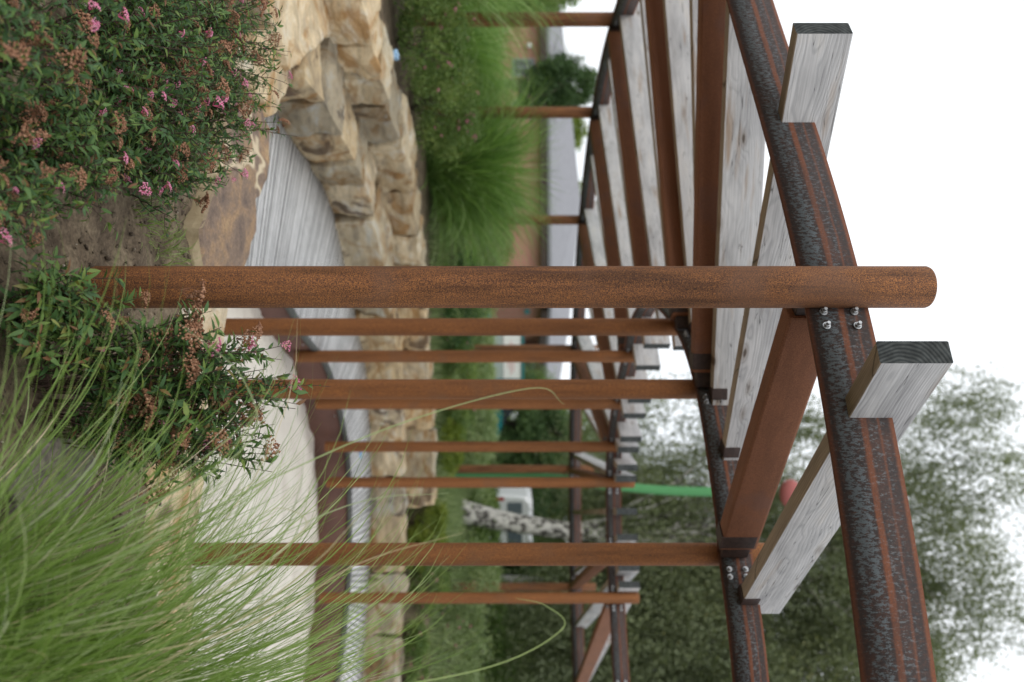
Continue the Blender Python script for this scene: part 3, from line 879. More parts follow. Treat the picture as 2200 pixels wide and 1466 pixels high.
for a, b_ in zip(iks[:-1], iks[1:]):
    i0, i1 = INI[a], INI[b_]
    C = INC[i0:i1 + 1]
    C = resample(C, n=max(4, len(C) // 3))
    d0 = (C[1] - C[0]) / np.linalg.norm(C[1] - C[0]); d1 = (C[-1] - C[-2]) / np.linalg.norm(C[-1] - C[-2])
    C = C.copy(); C[0] += d0 * 0.004; C[-1] -= d1 * 0.004
    seg = plate(C, IB0, IB1, 0.012)
    cen = np.array([2.0, 7.2])
    for p, t, sg in ((C[0], d0, 1), (C[-1], d1, -1)):
        n = np.array([t[1], -t[0]]); n = n if (p - cen) @ n > 0 else -n
        for nn in (n, -n):
            tt = np.array([-nn[1], nn[0]])
            s = sg * (1 if tt @ t > 0 else -1)
            bolts(seg, p + nn * 0.006, tt, nn, (IB0 + 0.05, IB0 + 0.14), (s * 0.085, s * 0.125))

# tubes and timber joists
def tube_mesh(L, w, h):
    bm = bmesh.new(); box_bm(bm, (L / 2, 0, h / 2), (L, w, h), bevel=0.012)
    return bm_mesh('steel_joist', bm, False)
def rot_to(a, b_): d = b_ - a; return math.atan2(d[1], d[0]), float(np.linalg.norm(d))
tz0, tz1 = 1.65 + 1.135, 1.65 + 1.335
for k in range(-9, 3):
    a = ocirc(out_ang[k], OR - 0.007); b_ = INC[INI[k]]
    ang, L = rot_to(a, b_)
    u = (b_ - a) / L
    gap0, gap1 = 0.14, 0.10
    s0 = a + u * gap0
    me = tube_mesh(L - gap0 - gap1, 0.10, 0.20); me.materials.append(M['rust_tube'])
    o = add('steel_joist', me, None, perg); o.location = Vector((s0[0], s0[1], tz0)) - PO; o.rotation_euler = (0, 0, ang)
    for (q, ln) in ((0.0, gap0 + 0.0), (L - gap1 - 0.0, gap1 - 0.006)):
        bm = bmesh.new(); box_bm(bm, (ln / 2, 0, 0), (ln, 0.07, 0.15), bevel=0.004)
        if q > 0: box_bm(bm, (-0.07, 0, -0.012), (0.10, 0.106, 0.19), bevel=0.003)
        br = add('bracket', bm_mesh('bracket', bm), M['bracket'], o)
        br.location = (q - gap0, 0, 0.10)

def joist_mesh(L, w, h, t0, t1):
    """timber along +X; ends cut on skews given by dx per unit y"""
    bm = bmesh.new()
    nseg = max(4, int(L / 0.25)); rings = []
    b = 0.004
    prof = [(-w / 2, b), (-w / 2, h - b), (-w / 2 + b, h), (w / 2 - b, h), (w / 2, h - b), (w / 2, b), (w / 2 - b, 0), (-w / 2 + b, 0)]
    for i in range(nseg + 1):
        f = i / nseg; ring = []
        for y, z in prof:
            x = L * f + (t0 * y) * (1 - f) + (t1 * y) * f
            ring.append(bm.verts.new((x, y, z)))
        rings.append(ring)
    n = len(prof)
    for a, c in zip(rings[:-1], rings[1:]):
        for i in range(n):
            j = (i + 1) % n; f = bm.faces.new((a[i], c[i], c[j], a[j]))
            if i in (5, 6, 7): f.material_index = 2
    f = bm.faces.new(rings[0]); f.material_index = 1
    f = bm.faces.new(rings[-1][::-1]); f.material_index = 1
    bmesh.ops.recalc_face_normals(bm, faces=bm.faces)
    me = bm_mesh('timber_joist', bm)
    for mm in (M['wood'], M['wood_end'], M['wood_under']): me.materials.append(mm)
    return me
def inc_between(k, f):
    i = INI[k] * (1 - f) + INI[k + 1] * f
    return INC[int(round(i))]
wz = 1.65 + 1.242
# (bay start post, outer fraction, inner fraction, outer overhang, inner overhang)
J = []
for k in range(-9, 2):
    J.append((k, 0.12, 0.14, 0.36, 0.30)); J.append((k, 0.63, 0.55, 0.36, 0.34))
special = {(-1, 0): (0.13, 0.10, 0.38, 0.16), (-1, 1): (0.645, 0.46, 0.39, 0.16), (0, 0): (0.220, 0.23, 0.325, 0.13), (0, 1): (0.82, 0.85, 0.3, 0.05), (-2, 0): (0.11, 0.12, 0.3, 0.12), (-2, 1): (0.6, 0.5, 0.3, 0.10)}
cnt = {}
for (k, fo, fi, oo, io) in J:
    c = cnt.get(k, 0); cnt[k] = c + 1
    if (k, c) in special: fo, fi, oo, io = special[(k, c)]
    a0 = out_ang[k] * (1 - fo) + out_ang[k + 1] * fo
    a = ocirc(a0); b_ = inc_between(k, fi)
    ang, L = rot_to(a, b_); u = (b_ - a) / L
    s0 = a - u * oo; Lt = L + oo + io
    # tangential end cut
    nrm = (a - OC) / np.linalg.norm(a - OC); tan = np.array([-nrm[1], nrm[0]])
    v = np.array([-u[1], u[0]]); sk = (tan @ u) / (tan @ v)
    me = joist_mesh(Lt, 0.078, 0.247, float(np.clip(sk, -0.8, 0.8)), 0.0)
    o = add('timber_joist', me, None, perg); o.location = Vector((s0[0], s0[1], wz + random.uniform(-.004, .004))) - PO; o.rotation_euler = (0, 0, ang)
    # small steel shoes where the joist meets the inner ring
    bm = bmesh.new(); box_bm(bm, (Lt - io - 0.045, 0, 0.042), (0.07, 0.092, 0.094), bevel=0.002)
    br = add('bracket', bm_mesh('bracket', bm), M['bracket'], o)

# ------------------------------------------------------------------ plants: near shrubs
def leaf_batch(P, D, Nn, Ln, Wd, rnd, curl=0.25):
    """many curved lance leaves; P base, D dir, Nn normal (n,3)"""
    n = len(P); S = np.cross(D, Nn); S /= (np.linalg.norm(S, axis=1)[:, None] + 1e-9)
    ts = np.array([0, 0.3, 0.65, 1.0]); ws = np.array([0.12, 1.0, 0.75, 0.03])
    V = np.zeros((n, 8, 3))
    for j, (t, w) in enumerate(zip(ts, ws)):
        c = P + D * (Ln * t)[:, None] - Nn * (Ln * curl * t * t)[:, None]
        e = S * (Wd * w * 0.5)[:, None]; up = Nn * (Wd * w * 0.12)[:, None]
        V[:, 2 * j] = c + e + up; V[:, 2 * j + 1] = c - e + up
    F = np.array([(0, 1, 3, 2), (2, 3, 5, 4), (4, 5, 7, 6)])
    FF = (np.arange(n)[:, None, None] * 8 + F[None]).reshape(-1, 4)
    return V.reshape(-1, 3), FF, np.repeat(rnd, 8)

def unit(v): return v / (np.linalg.norm(v, axis=-1, keepdims=True) + 1e-9)

def head_mesh(name, r, mat, seed, n=70):
    rg = np.random.default_rng(seed); A = Acc()
    oc = np.array([(1, 0, 0), (-1, 0, 0), (0, 1, 0), (0, -1, 0), (0, 0, 1), (0, 0, -1)], float)
    of = np.array([(4, 0, 2), (4, 2, 1), (4, 1, 3), (4, 3, 0), (5, 2, 0), (5, 1, 2), (5, 3, 1), (5, 0, 3)])
    V = []; F = []; Rr = []; c = 0
    for i in range(n):
        a = rg.uniform(0, 2 * math.pi); q = math.sqrt(rg.random()) * r * (0.85 + 0.25 * math.sin(3 * a + seed))
        z = 0.35 * r * (1 - (q / r) ** 2) + rg.normal(0, 0.05 * r)
        s = r * rg.uniform(0.07, 0.13)
        V.append(oc * s * rg.uniform(0.7, 1.3, 3) + np.array([q * math.cos(a), q * math.sin(a), z])); F.append(of + c); c += 6
        Rr.append(np.full(6, rg.random()))
    for i in range(14):  # little stalks
        a = rg.uniform(0, 2 * math.pi); q = r * rg.uniform(0.3, 0.9); w = r * 0.03
        e = np.array([q * math.cos(a), q * math.sin(a), 0.1 * r]); b0 = np.array([0, 0, -0.9 * r])
        V.append(np.array([b0 + (w, 0, 0), b0 - (w, 0, 0), e])); F.append(np.array([(0, 1, 2)]) + c); c += 3; Rr.append(np.zeros(3))
    me = mesh_np(name, np.concatenate(V), np.concatenate(F), np.concatenate(Rr)); me.materials.append(mat)
    return me
pink_h = [head_mesh('flower_head', 0.021 + 0.003 * i, M['pink'], 50 + i) for i in range(4)]
seed_h = [head_mesh('seed_head', 0.024 + 0.004 * i, M['seed'], 70 + i, 95) for i in range(4)]

def shrub(label, base, rx, ry, h, nst, seed, leaf=0.045, npink=8, nseed=25, lean=(0, 0), fill=1.0, yellow=0.0, leaves_from=0.12, hs=1.2):
    rg = np.random.default_rng(seed)
    root = empty('flowering_shrub', base)
    tag(root, label, 'shrub', 'pink flowering shrubs in the bed')
    S = Acc(); LP = []; LD = []; LN = []; tips = []
    for s in range(nst):
        a = rg.uniform(0, 2 * math.pi); q = math.sqrt(rg.random())
        b0 = np.array([math.cos(a) * q * rx * 0.35, math.sin(a) * q * ry * 0.35, -0.04])
        e = np.array([math.cos(a) * q * rx + lean[0], math.sin(a) * q * ry + lean[1], h * (1 - 0.45 * q * q) * rg.uniform(0.62, 1.05)])
        m1 = b0 * 0.6 + e * 0.35 + np.array([0, 0, h * 0.18]) + rg.normal(0, 0.03, 3)
        t = np.linspace(0, 1, 14)[:, None]
        C = (1 - t) ** 2 * b0 + 2 * t * (1 - t) * m1 + t * t * e
        C[1:-1] += rg.normal(0, 0.004, (12, 3))
        V, F = tube_pts(C, np.linspace(0.0035, 0.0012, 14), 5); S.add(V, F)
        paths = [(C, 1.0)]
        for tw in range(rg.integers(3, 6)):
            i = rg.integers(4, 12); d = unit(rg.normal(0, 1, 3) + np.array([0, 0, 0.9])); ln = rg.uniform(0.06, 0.17)
            tt = np.linspace(0, 1, 7)[:, None]
            C2 = C[i] + d * ln * tt + np.array([0, 0, 0.03]) * tt * tt
            V, F = tube_pts(C2, np.linspace(0.0018, 0.0009, 7), 4); S.add(V, F); paths.append((C2, 0.5))
        for (Cp, wgt) in paths:
            L = np.linalg.norm(np.diff(Cp, axis=0), axis=1).sum()
            nl = int(L / 0.0115 * fill)
            f = rg.uniform(leaves_from if wgt == 1 else 0.05, 1.0, nl) if nl > 0 else []
            for x in f:
                k = x * (len(Cp) - 1); i = min(int(k), len(Cp) - 2); p = Cp[i] + (Cp[i + 1] - Cp[i]) * (k - i)
                T = unit(Cp[i + 1] - Cp[i]); sd_ = unit(np.cross(T, rg.normal(0, 1, 3)))
                LP.append(p); LD.append(unit(sd_ + T * rg.uniform(0.3, 1.1) + np.array([0, 0, rg.uniform(-0.25, 0.25)]))); LN.append(unit(T * 0.8 + rg.normal(0, 0.35, 3) + np.array([0, 0, 0.5])))
            tips.append((Cp[-1], unit(Cp[-1] - Cp[-2]), wgt))
    n = len(LP); LP = np.array(LP); LD = np.array(LD); LN = np.array(LN)
    LN = unit(LN - (LN * LD).sum(1)[:, None] * LD)
    Ln = leaf * rg.uniform(0.5, 1.2, n); rnd = np.clip(rg.beta(2, 3, n) * 1.1 + yellow * rg.random(n) + 0.15 * (LP[:, 2] / h) * 1.0, 0, 1)
    mk = rg.random(n) < 0.02; rnd[mk] = rg.uniform(0.95, 1, mk.sum())
    V, F, Rr = leaf_batch(LP, LD, LN, Ln, Ln * rg.uniform(0.24, 0.36, n), rnd)
    add('leaves', mesh_np('leaves', V, F, Rr), M['leaf'], root)
    add('stems', S.mesh('stems'), M['stem'], root)
    tips = [t for t in tips if t[0][2] > h * 0.35 or rg.random() < 0.25]
    rg.shuffle(tips)
    for i, (p, d, w) in enumerate(tips[:npink + nseed]):
        pk = i < npink
        o = bpy.data.objects.new('flower_head' if pk else 'seed_head', (pink_h if pk else seed_h)[i % 4])
        COL.objects.link(o); o.parent = root
        o.location = Vector(p) + Vector((0, 0, 0.018))
        o.rotation_euler = (rg.normal(0, 0.4), rg.normal(0, 0.4), rg.uniform(0, 6))
        s = rg.uniform(0.65, 1.15) * (hs * 0.75 if pk else hs); o.scale = (s, s, s)
    return root
shrub('low bushy shrub in the near left corner with brown seed heads', (-0.80, 2.05, 0), 0.34, 0.32, 0.52, 42, 1, 0.037, 8, 20)
shrub('leafy pink flowering shrub left of the bare soil, second from the corner', (-1.02, 2.75, 0), 0.36, 0.36, 0.66, 52, 2, 0.036, 18, 17)
shrub('shrub with many pink heads leaning over the pale rock slab at far left', (-1.36, 3.5, 0), 0.40, 0.40, 0.72, 56, 3, 0.034, 15, 28)
shrub('small shrub with two pink clusters in front of the brown rock slab', (-1.00, 3.45, 0), 0.30, 0.28, 0.60, 34, 4, 0.036, 9, 14)
shrub('spreading shrub of brown seed heads by the bare soil at the bottom', (-0.42, 2.15, 0), 0.20, 0.22, 0.40, 24, 5, 0.036, 5, 15)
shrub('shrub creeping over the edge of the brown rock slab', (-0.72, 3.30, 0), 0.22, 0.26, 0.42, 30, 6, 0.038, 5, 12)
shrub('tall leggy shrub with brown flower plates growing in front of the thick post', (0.16, 2.68, 0), 0.28, 0.18, 1.0, 62, 7, 0.050, 10, 36, fill=0.66, yellow=0.12, leaves_from=0.25, hs=1.9)
shrub('low yellowing shrub at the foot of the thick post', (-0.05, 2.50, 0), 0.22, 0.16, 0.36, 26, 8, 0.05, 1, 6, yellow=0.25)
shrub('leafy shrub between the corner shrub and the bare soil, with a bright lime sprig', (-0.62, 2.42, 0), 0.24, 0.24, 0.50, 36, 11, 0.038, 6, 13, yellow=0.12)
shrub('shrub with pale pink heads halfway to the brown slab', (-0.76, 2.88, 0), 0.26, 0.24, 0.52, 36, 12, 0.036, 9, 11)
shrub('dark shrub in the far left corner behind the seed heads', (-1.22, 3.0, 0), 0.34, 0.34, 0.62, 40, 9, 0.035, 9, 15)
shrub('shrub with drooping branch reaching over the sand right of the post', (0.33, 2.75, 0), 0.15, 0.14, 0.90, 24, 10, 0.046, 6, 18, lean=(0.07, 0), fill=0.75, leaves_from=0.3, hs=1.7)

# ------------------------------------------------------------------ grasses
def grass(label, base, n, L0, L1, spread, seed, lean=(0, 0), br=0.1, width=0.005, mat='grass', straw=0.03, group='tall grass clumps', droop=1.0, name='grass_clump', lpow=1.0, split=False):
    rg = np.random.default_rng(seed)
    az = rg.uniform(0, 2 * math.pi, n); q = np.sqrt(rg.random(n))
    B = np.stack([np.cos(az) * q * br, np.sin(az) * q * br, np.full(n, -0.03)], 1)
    az2 = az + rg.normal(0, 0.7, n); tilt = np.abs(rg.normal(0, spread, n)) * (0.4 + 0.8 * q)
    D = np.stack([np.cos(az2) * np.sin(tilt) + lean[0] * rg.uniform(0.2, 1.4, n), np.sin(az2) * np.sin(tilt) + lean[1] * rg.uniform(0.2, 1.4, n), np.cos(tilt)], 1); D = unit(D)
    L = L0 + (L1 - L0) * rg.random(n) ** lpow
    seg = 13; P = B.copy(); d = D.copy(); pts = [P.copy()]
    hor = D.copy(); hor[:, 2] = 0; hor = unit(hor + 1e-4)
    k = rg.uniform(0.5, 1.6, n) * droop
    side = unit(np.cross(hor, np.array([0, 0, 1.0]))) * rg.normal(0, 0.35, n)[:, None]
    for i in range(seg):
        f = i / seg
        d = unit(d + (hor * 0.30 + side * 0.12 + np.array([0, 0, -0.36])) * (k * (0.15 + 1.5 * f * f))[:, None] * (1.0 / seg) * 4.2)
        P = P + d * (L / seg)[:, None]; pts.append(P.copy())
    pts = np.array(pts).transpose(1, 0, 2)          # n, seg+1, 3
    T = np.gradient(pts, axis=1); T = unit(T)
    rv = unit(rg.normal(0, 1, (n, 3)))[:, None, :]
    S = unit(np.cross(T, np.broadcast_to(rv, T.shape)))
    f = np.linspace(0, 1, seg + 1)
    wv = width * np.where(f < 0.5, 0.75 + 0.5 * f, 1.0 * (1 - (f - 0.5) / 0.5) ** 0.8 + 0.06)
    wv = wv[None, :, None] * rg.uniform(0.5, 1.25, n)[:, None, None]
    a = pts + S * wv / 2; b_ = pts - S * wv / 2
    V = np.stack([a, b_], 2).reshape(-1, 3)
    o_ = (np.arange(n) * 2 * (seg + 1))[:, None]; j = np.arange(seg)[None, :] * 2
    F = np.stack([o_ + j, o_ + j + 1, o_ + j + 3, o_ + j + 2], -1).reshape(-1, 4)
    rnd = rg.beta(2.2, 2.2, n) * 0.9; mk = rg.random(n) < straw; rnd[mk] = rg.uniform(0.93, 1, mk.sum())
    o = add(name, mesh_np(name, V, F, np.repeat(rnd, 2 * (seg + 1))), M[mat], loc=base)
    tag(o, label, 'grass', group)
    return o
grass('fine arching grass clump in front of the beige rock slab, its blades over the sand', (0.78, 1.95, 0), 1150, 0.5, 1.32, 0.50, 21, lean=(-0.10, 0.02), br=0.16, width=0.0046, straw=0.08, droop=0.75)
grass('dense grass clump in the near right corner', (1.05, 1.75, 0), 1100, 0.45, 1.2, 0.50, 22, lean=(-0.04, 0), br=0.20, width=0.005, straw=0.07, droop=0.8)
grass('grass clump by the rock slab at the right edge', (1.28, 2.35, 0), 1400, 0.55, 1.72, 0.38, 23, lean=(-0.05, 0), br=0.18, width=0.005, straw=0.08, droop=0.7)
grass('shorter grass tuft closest at the bottom right', (0.72, 1.5, 0), 520, 0.3, 0.75, 0.6, 24, lean=(-0.05, 0), br=0.14, width=0.005, droop=0.9)
grass('thin weedy tuft by the brown rock slab', (-0.42, 3.75, 0), 120, 0.05, 0.16, 0.7, 25, br=0.12, width=0.004, droop=0.8, group='weedy tufts')
grass('thin weedy tuft on the soil left of the post', (-0.55, 3.45, 0), 90, 0.05, 0.14, 0.8, 26, br=0.10, width=0.004, group='weedy tufts')

# a few long stray blades that cross the posts
def stray(pts, w=0.004, r=0.6):
    C = catmull(pts, 8); n = len(C)
    T = unit(np.gradient(C, axis=0)); S = unit(np.cross(T, np.array([0.2, 1.0, 0.1])))
    f = np.linspace(0, 1, n); ww = w * (1 - 0.85 * f ** 2)
    V = np.concatenate([C + S * ww[:, None] / 2, C - S * ww[:, None] / 2])
    return V, [(i, i + 1, n + i + 1, n + i) for i in range(n - 1)], r
A = Acc()
def wp(U, H, y): return ((U - 733) / 1650 * y, y, 1.65 + (H - 1100) / 1650 * y)
for pts, w, r in [([(0.75, 1.95, 0.02), (0.62, 1.97, 0.5), (0.38, 2.0, 0.98), (0.22, 2.03, 1.35), (0.126, 2.05, 1.70), (0.17, 2.06, 1.79)], 0.0045, 0.85),
                  ([(0.85, 2.0, 0.02), (0.66, 2.05, 0.7), (0.45, 2.1, 1.2), (0.415, 2.1, 1.48)], 0.004, 0.9),
                  ([(1.0, 1.9, 0.02), (0.92, 1.95, 1.0), (0.86, 2.0, 1.55), (0.76, 2.02, 1.78), (0.70, 2.03, 1.74), (0.68, 2.03, 1.66)], 0.004, 0.8),
                  ([(0.72, 2.0, 0.02), (0.5, 2.0, 0.55), (0.28, 2.0, 0.95), (0.1, 2.0, 0.95), (-0.05, 2.0, 0.78)], 0.0045, 0.9),
                  ([(0.72, 1.9, 0.02), (0.40, 1.9, 0.45), (0.05, 1.9, 0.72), (-0.12, 1.9, 0.62)], 0.0045, 0.7),
                  ([(0.9, 1.9, 0.02), (0.75, 1.95, 0.9), (0.58, 2.0, 1.25), (0.50, 2.0, 1.52)], 0.0035, 1.0),
                  ([(0.8, 1.9, 0.02), (0.68, 1.95, 0.8), (0.5, 2.0, 1.1), (0.44, 2.02, 1.05), (0.47, 2.03, 0.95)], 0.0035, 0.97)]:
    V, F, rr = stray(pts, w, r); A.add(V, F, rr)
tag(add('grass_clump', A.mesh('grass_clump'), M['grass']), 'few long stray grass blades curling up across the posts', 'grass', 'tall grass clumps')

# ------------------------------------------------------------------ terrace planting
def blob_leaves(rg, n, c, rx, ry, rz, size, shell=0.55, clumps=60, csz=0.28):
    """leaves gathered in clumps inside an ellipsoid"""
    cc = unit(rg.normal(0, 1, (clumps, 3))) * (rg.uniform(shell, 1.0, clumps) ** 0.6)[:, None]
    k = rg.integers(0, clumps, n)
    P = cc[k] + rg.normal(0, csz * 0.5, (n, 3))
    P = P * np.array([rx, ry, rz]) + np.array(c)
    return P, k, rg.random(clumps)[k]
def quads(rg, P, size, rnd, updown=0.0):
    n = len(P); D = unit(rg.normal(0, 1, (n, 3)) + np.array([0, 0, -updown])); S = unit(np.cross(D, rg.normal(0, 1, (n, 3))))
    L = size * rg.uniform(0.6, 1.4, n)[:, None]; Wd = L * 0.55
    V = np.stack([P - D * L / 2, P + S * Wd / 2, P + D * L / 2, P - S * Wd / 2], 1).reshape(-1, 3)
    F = np.arange(n * 4).reshape(n, 4)
    return V, F, np.repeat(rnd, 4)
def bush(name, label, cat, base, rx, ry, rz, n, size, mat, seed, group=None, dots=None, trunk=None, clumps=60, csz=0.28):
    rg = np.random.default_rng(seed)
    root = empty(name, base); tag(root, label, cat, group)
    P, k, cr = blob_leaves(rg, n, (0, 0, rz * 0.95), rx, ry, rz, size, 0.5, clumps, csz)
    P[:, 2] = np.maximum(P[:, 2], 0.02)
    V, F, Rr = quads(rg, P, size, np.clip(cr * 0.6 + rg.random(n) * 0.4, 0, 1))
    add('foliage', mesh_np('foliage', V, F, Rr), M[mat], root)
    A = Acc()
    for i in range(9):
        a = rg.uniform(0, 6.28); e = np.array([math.cos(a) * rx * 0.6, math.sin(a) * ry * 0.6, rz * rg.uniform(0.9, 1.6)])
        t = np.linspace(0, 1, 6)[:, None]; C = t * e * np.array([1, 1, 1]) + np.array([0, 0, -0.05]) * (1 - t)
        V, F = tube_pts(C, np.linspace(0.03, 0.008, 6) * max(0.3, min(2.5, rz)), 5); A.add(V, F)
    add('stems', A.mesh('stems'), M['bark'], root)
    if dots:
        nd, dm = dots; 
        for i in range(nd):
            p = P[rg.integers(0, n)]; p = p * np.array([1.0, 1.0, 1.0])
            if p[1] > 0: p[1] = -abs(p[1])
            o = bpy.data.objects.new('flower_head', (pink_h if dm == 'pink' else seed_h)[i % 4]); COL.objects.link(o); o.parent = root
            o.location = p; o.rotation_euler = (rg.normal(0.5, 0.4), 0, rg.uniform(0, 6)); s = rg.uniform(1.0, 1.6); o.scale = (s, s, s)
    return root
tz = 0.40
bush('terrace_shrub', 'dark spirea shrub with pink dots behind the wall, nearest the left post', 'shrub', (-3.35, 8.55, tz), 0.62, 0.5, 0.42, 9000, 0.035, 'mid_leaf', 31, 'shrubs behind the wall', (26, 'pink'))
bush('terrace_shrub', 'pink dotted spirea shrub behind the wall between the first two far posts', 'shrub', (-2.95, 9.7, tz), 0.6, 0.5, 0.45, 9000, 0.035, 'mid_leaf', 32, 'shrubs behind the wall', (30, 'pink'))
bush('terrace_shrub', 'reddish flowering shrub behind the wall at the left picture edge', 'shrub', (-3.9, 7.9, tz), 0.6, 0.5, 0.55, 8000, 0.035, 'mid_leaf', 33, 'shrubs behind the wall', (20, 'pink'))
bush('terrace_shrub', 'low green shrub under the big grass clump', 'shrub', (-2.3, 12.2, tz), 0.55, 0.4, 0.3, 5000, 0.04, 'mid_leaf', 34, 'shrubs behind the wall')
bush('rose_bush', 'light green bush with reddish blooms seen just left of the thick post', 'bush', (-1.45, 14.6, tz), 1.0, 0.7, 0.55, 9000, 0.05, 'pale_leaf', 35, 'shrubs behind the wall', (26, 'pink'))
bush('rose_bush', 'dark green bush seen low between the thick post and the next post', 'bush', (-0.55, 13.0, tz), 0.9, 0.6, 0.42, 8000, 0.05, 'leaf', 36, 'shrubs behind the wall', (12, 'pink'))
bush('rose_bush', 'bush with pink blooms behind the wall, in the centre', 'bush', (0.75, 13.4, tz), 0.9, 0.6, 0.36, 8000, 0.05, 'mid_leaf', 37, 'shrubs behind the wall', (18, 'pink'))
bush('rose_bush', 'yellow green bush with red flowers by the end of the upper wall', 'bush', (1.75, 12.9, tz), 0.45, 0.5, 0.22, 4000, 0.045, 'yellow_leaf', 38, 'shrubs behind the wall')
bush('terrace_shrub', 'yellow green cushion shrub where the upper wall ends', 'shrub', (2.9, 12.0, 0.15), 0.42, 0.35, 0.26, 5000, 0.035, 'yellow_leaf', 39, 'shrubs behind the wall')
bush('rose_bush', 'pink rose bush behind the lower wall, left of the nearest inner post', 'bush', (3.7, 11.85, 0.1), 0.45, 0.3, 0.30, 4500, 0.04, 'mid_leaf', 40, 'shrubs behind the wall', (9, 'pink'))
bush('rose_bush', 'pale green bush with pink roses behind the lower wall at right', 'bush', (4.1, 13.0, 0.2), 0.8, 0.5, 0.62, 9000, 0.045, 'pale_leaf', 41, 'shrubs behind the wall', (20, 'pink'))
bush('rose_bush', 'pale green bush at the right edge behind the lower wall', 'bush', (5.3, 12.8, 0.2), 0.9, 0.6, 0.55, 9000, 0.045, 'pale_leaf', 42, 'shrubs behind the wall', (12, 'pink'))
bush('terrace_shrub', 'low green shrub hugging the lower wall right of the nearest inner post', 'shrub', (4.75, 11.35, 0.05), 0.6, 0.28, 0.20, 5000, 0.04, 'mid_leaf', 71, 'shrubs behind the wall', (8, 'pink'))
bush('terrace_shrub', 'low pale shrub hugging the lower wall at the right picture edge', 'shrub', (5.7, 10.75, 0.05), 0.6, 0.3, 0.22, 5000, 0.04, 'pale_leaf', 72, 'shrubs behind the wall', (6, 'pink'))
bush('terrace_shrub', 'low yellowish shrub hugging the lower wall between the last posts', 'shrub', (3.15, 11.75, 0.05), 0.4, 0.22, 0.18, 4000, 0.04, 'yellow_leaf', 73, 'shrubs behind the wall')
grass('big rounded dark green grass clump between the second and third far posts', (-2.68, 11.9, tz), 4200, 0.8, 2.3, 0.50, 51, br=0.36, width=0.012, mat='grass_far', straw=0.0, droop=0.95, group='grass clumps on the terrace', name='ornamental_grass')
grass('bright green grass clump by the dark round tree', (-4.35, 11.4, tz), 2200, 0.7, 1.85, 0.42, 52, lean=(0.12, 0), br=0.3, width=0.011, mat='grass_far', straw=0.0, droop=1.0, group='grass clumps on the terrace', name='ornamental_grass')
grass('tall pale grass clump at the left edge hanging over the first far post', (-4.5, 8.7, tz), 750, 1.3, 2.4, 0.26, 53, lean=(0.10, 0), br=0.3, width=0.008, mat='grass_far', straw=0.05, droop=1.0, group='grass clumps on the terrace', name='ornamental_grass')
bush('terrace_bush', 'light green bush behind the left grass clumps', 'bush', (-5.6, 13.5, tz), 1.5, 1.2, 0.55, 12000, 0.06, 'pale_leaf', 43, 'bushes behind the grasses')
bush('terrace_bush', 'broad mid green bush in front of the brick wall', 'bush', (-2.6, 17.5, tz), 1.9, 1.0, 0.60, 12000, 0.07, 'mid_leaf', 44, 'bushes behind the grasses')
bush('terrace_bush', 'tall pale bush near the far left post', 'bush', (-7.8, 16.0, tz), 1.6, 1.2, 0.62, 14000, 0.07, 'mid_leaf', 45, 'bushes behind the grasses')
bush('terrace_bush', 'pale grassy bush in front of the teal car', 'bush', (2.2, 18.5, tz), 1.6, 0.9, 0.5, 9000, 0.07, 'pale_leaf', 46, 'bushes behind the grasses')
bush('terrace_bush', 'mid green bush left of the birch trunk', 'bush', (4.9, 21.0, tz), 1.5, 0.9, 0.46, 9000, 0.08, 'mid_leaf', 47, 'bushes behind the grasses')
bush('terrace_bush', 'low green bush right of the birch trunk', 'bush', (7.4, 19.5, tz), 2.6, 1.2, 0.6, 14000, 0.08, 'mid_leaf', 48, 'bushes behind the grasses')
bush('terrace_bush', 'low bush in front of the notice board', 'bush', (0.2, 20.5, tz), 1.4, 0.8, 0.40, 8000, 0.07, 'pale_leaf', 49, 'bushes behind the grasses')
# ground cover beyond the wall
rg = np.random.default_rng(5)
n = 60000; X = rg.uniform(-9, 11, n); Y = 11.9 + rg.random(n) ** 1.3 * 22
sdv = sdist(X, Y, PIT); ok = sdv > 1.2; X = X[ok]; Y = Y[ok]; n = len(X)
Hh = rg.uniform(0.06, 0.26, n); z0 = outer_h(X, Y); az = rg.uniform(0, 6.28, n); w = 0.012
V = np.stack([np.stack([X - w * np.cos(az), Y - w * np.sin(az), z0 - 0.02], 1), np.stack([X + w * np.cos(az), Y + w * np.sin(az), z0 - 0.02], 1), np.stack([X + rg.normal(0, .05, n), Y + rg.normal(0, .05, n), z0 + Hh], 1)], 1).reshape(-1, 3)
tag(add('meadow_grass', mesh_np('meadow_grass', V, np.arange(3 * n).reshape(n, 3), np.repeat(rg.random(n), 3)), M['pale_leaf']), 'pale meadow grass beyond the stone wall', 'grass', kind='stuff')

# soil crumbs and chips
rg = np.random.default_rng(6)
V = []; F = []; c = 0; n = 2600
oc = np.array([(1, 0, 0), (-1, 0, 0), (0, 1, 0), (0, -1, 0), (0, 0, 1), (0, 0, -1)], float)
of = np.array([(4, 0, 2), (4, 2, 1), (4, 1, 3), (4, 3, 0), (5, 2, 0), (5, 1, 2), (5, 3, 1), (5, 0, 3)])
gxi = lambda x: np.clip(np.searchsorted(gx, x), 0, nx - 1); gyi = lambda y: np.clip(np.searchsorted(gy, y), 0, ny - 1)
Rr = []
for i in range(n):
    x = rg.uniform(-1.6, 1.4); y = rg.uniform(1.9, 4.1); s = rg.gamma(2, 0.0028) + 0.002
    z = GZ[gyi(y), gxi(x)]
    if z < -0.1: continue
    V.append(oc * s * rg.uniform(0.5, 1.3, 3) @ np.linalg.qr(rg.normal(0, 1, (3, 3)))[0] + np.array([x, y, z + s * 0.3])); F.append(of + c); c += 6; Rr.append(np.full(6, rg.random()))
M['crumb'] = leaf_mat('soil_crumb', [(0, (0.05, 0.036, 0.026)), (0.8, (0.14, 0.11, 0.075)), (1.0, (0.34, 0.30, 0.24))], 0.0, 0.95)
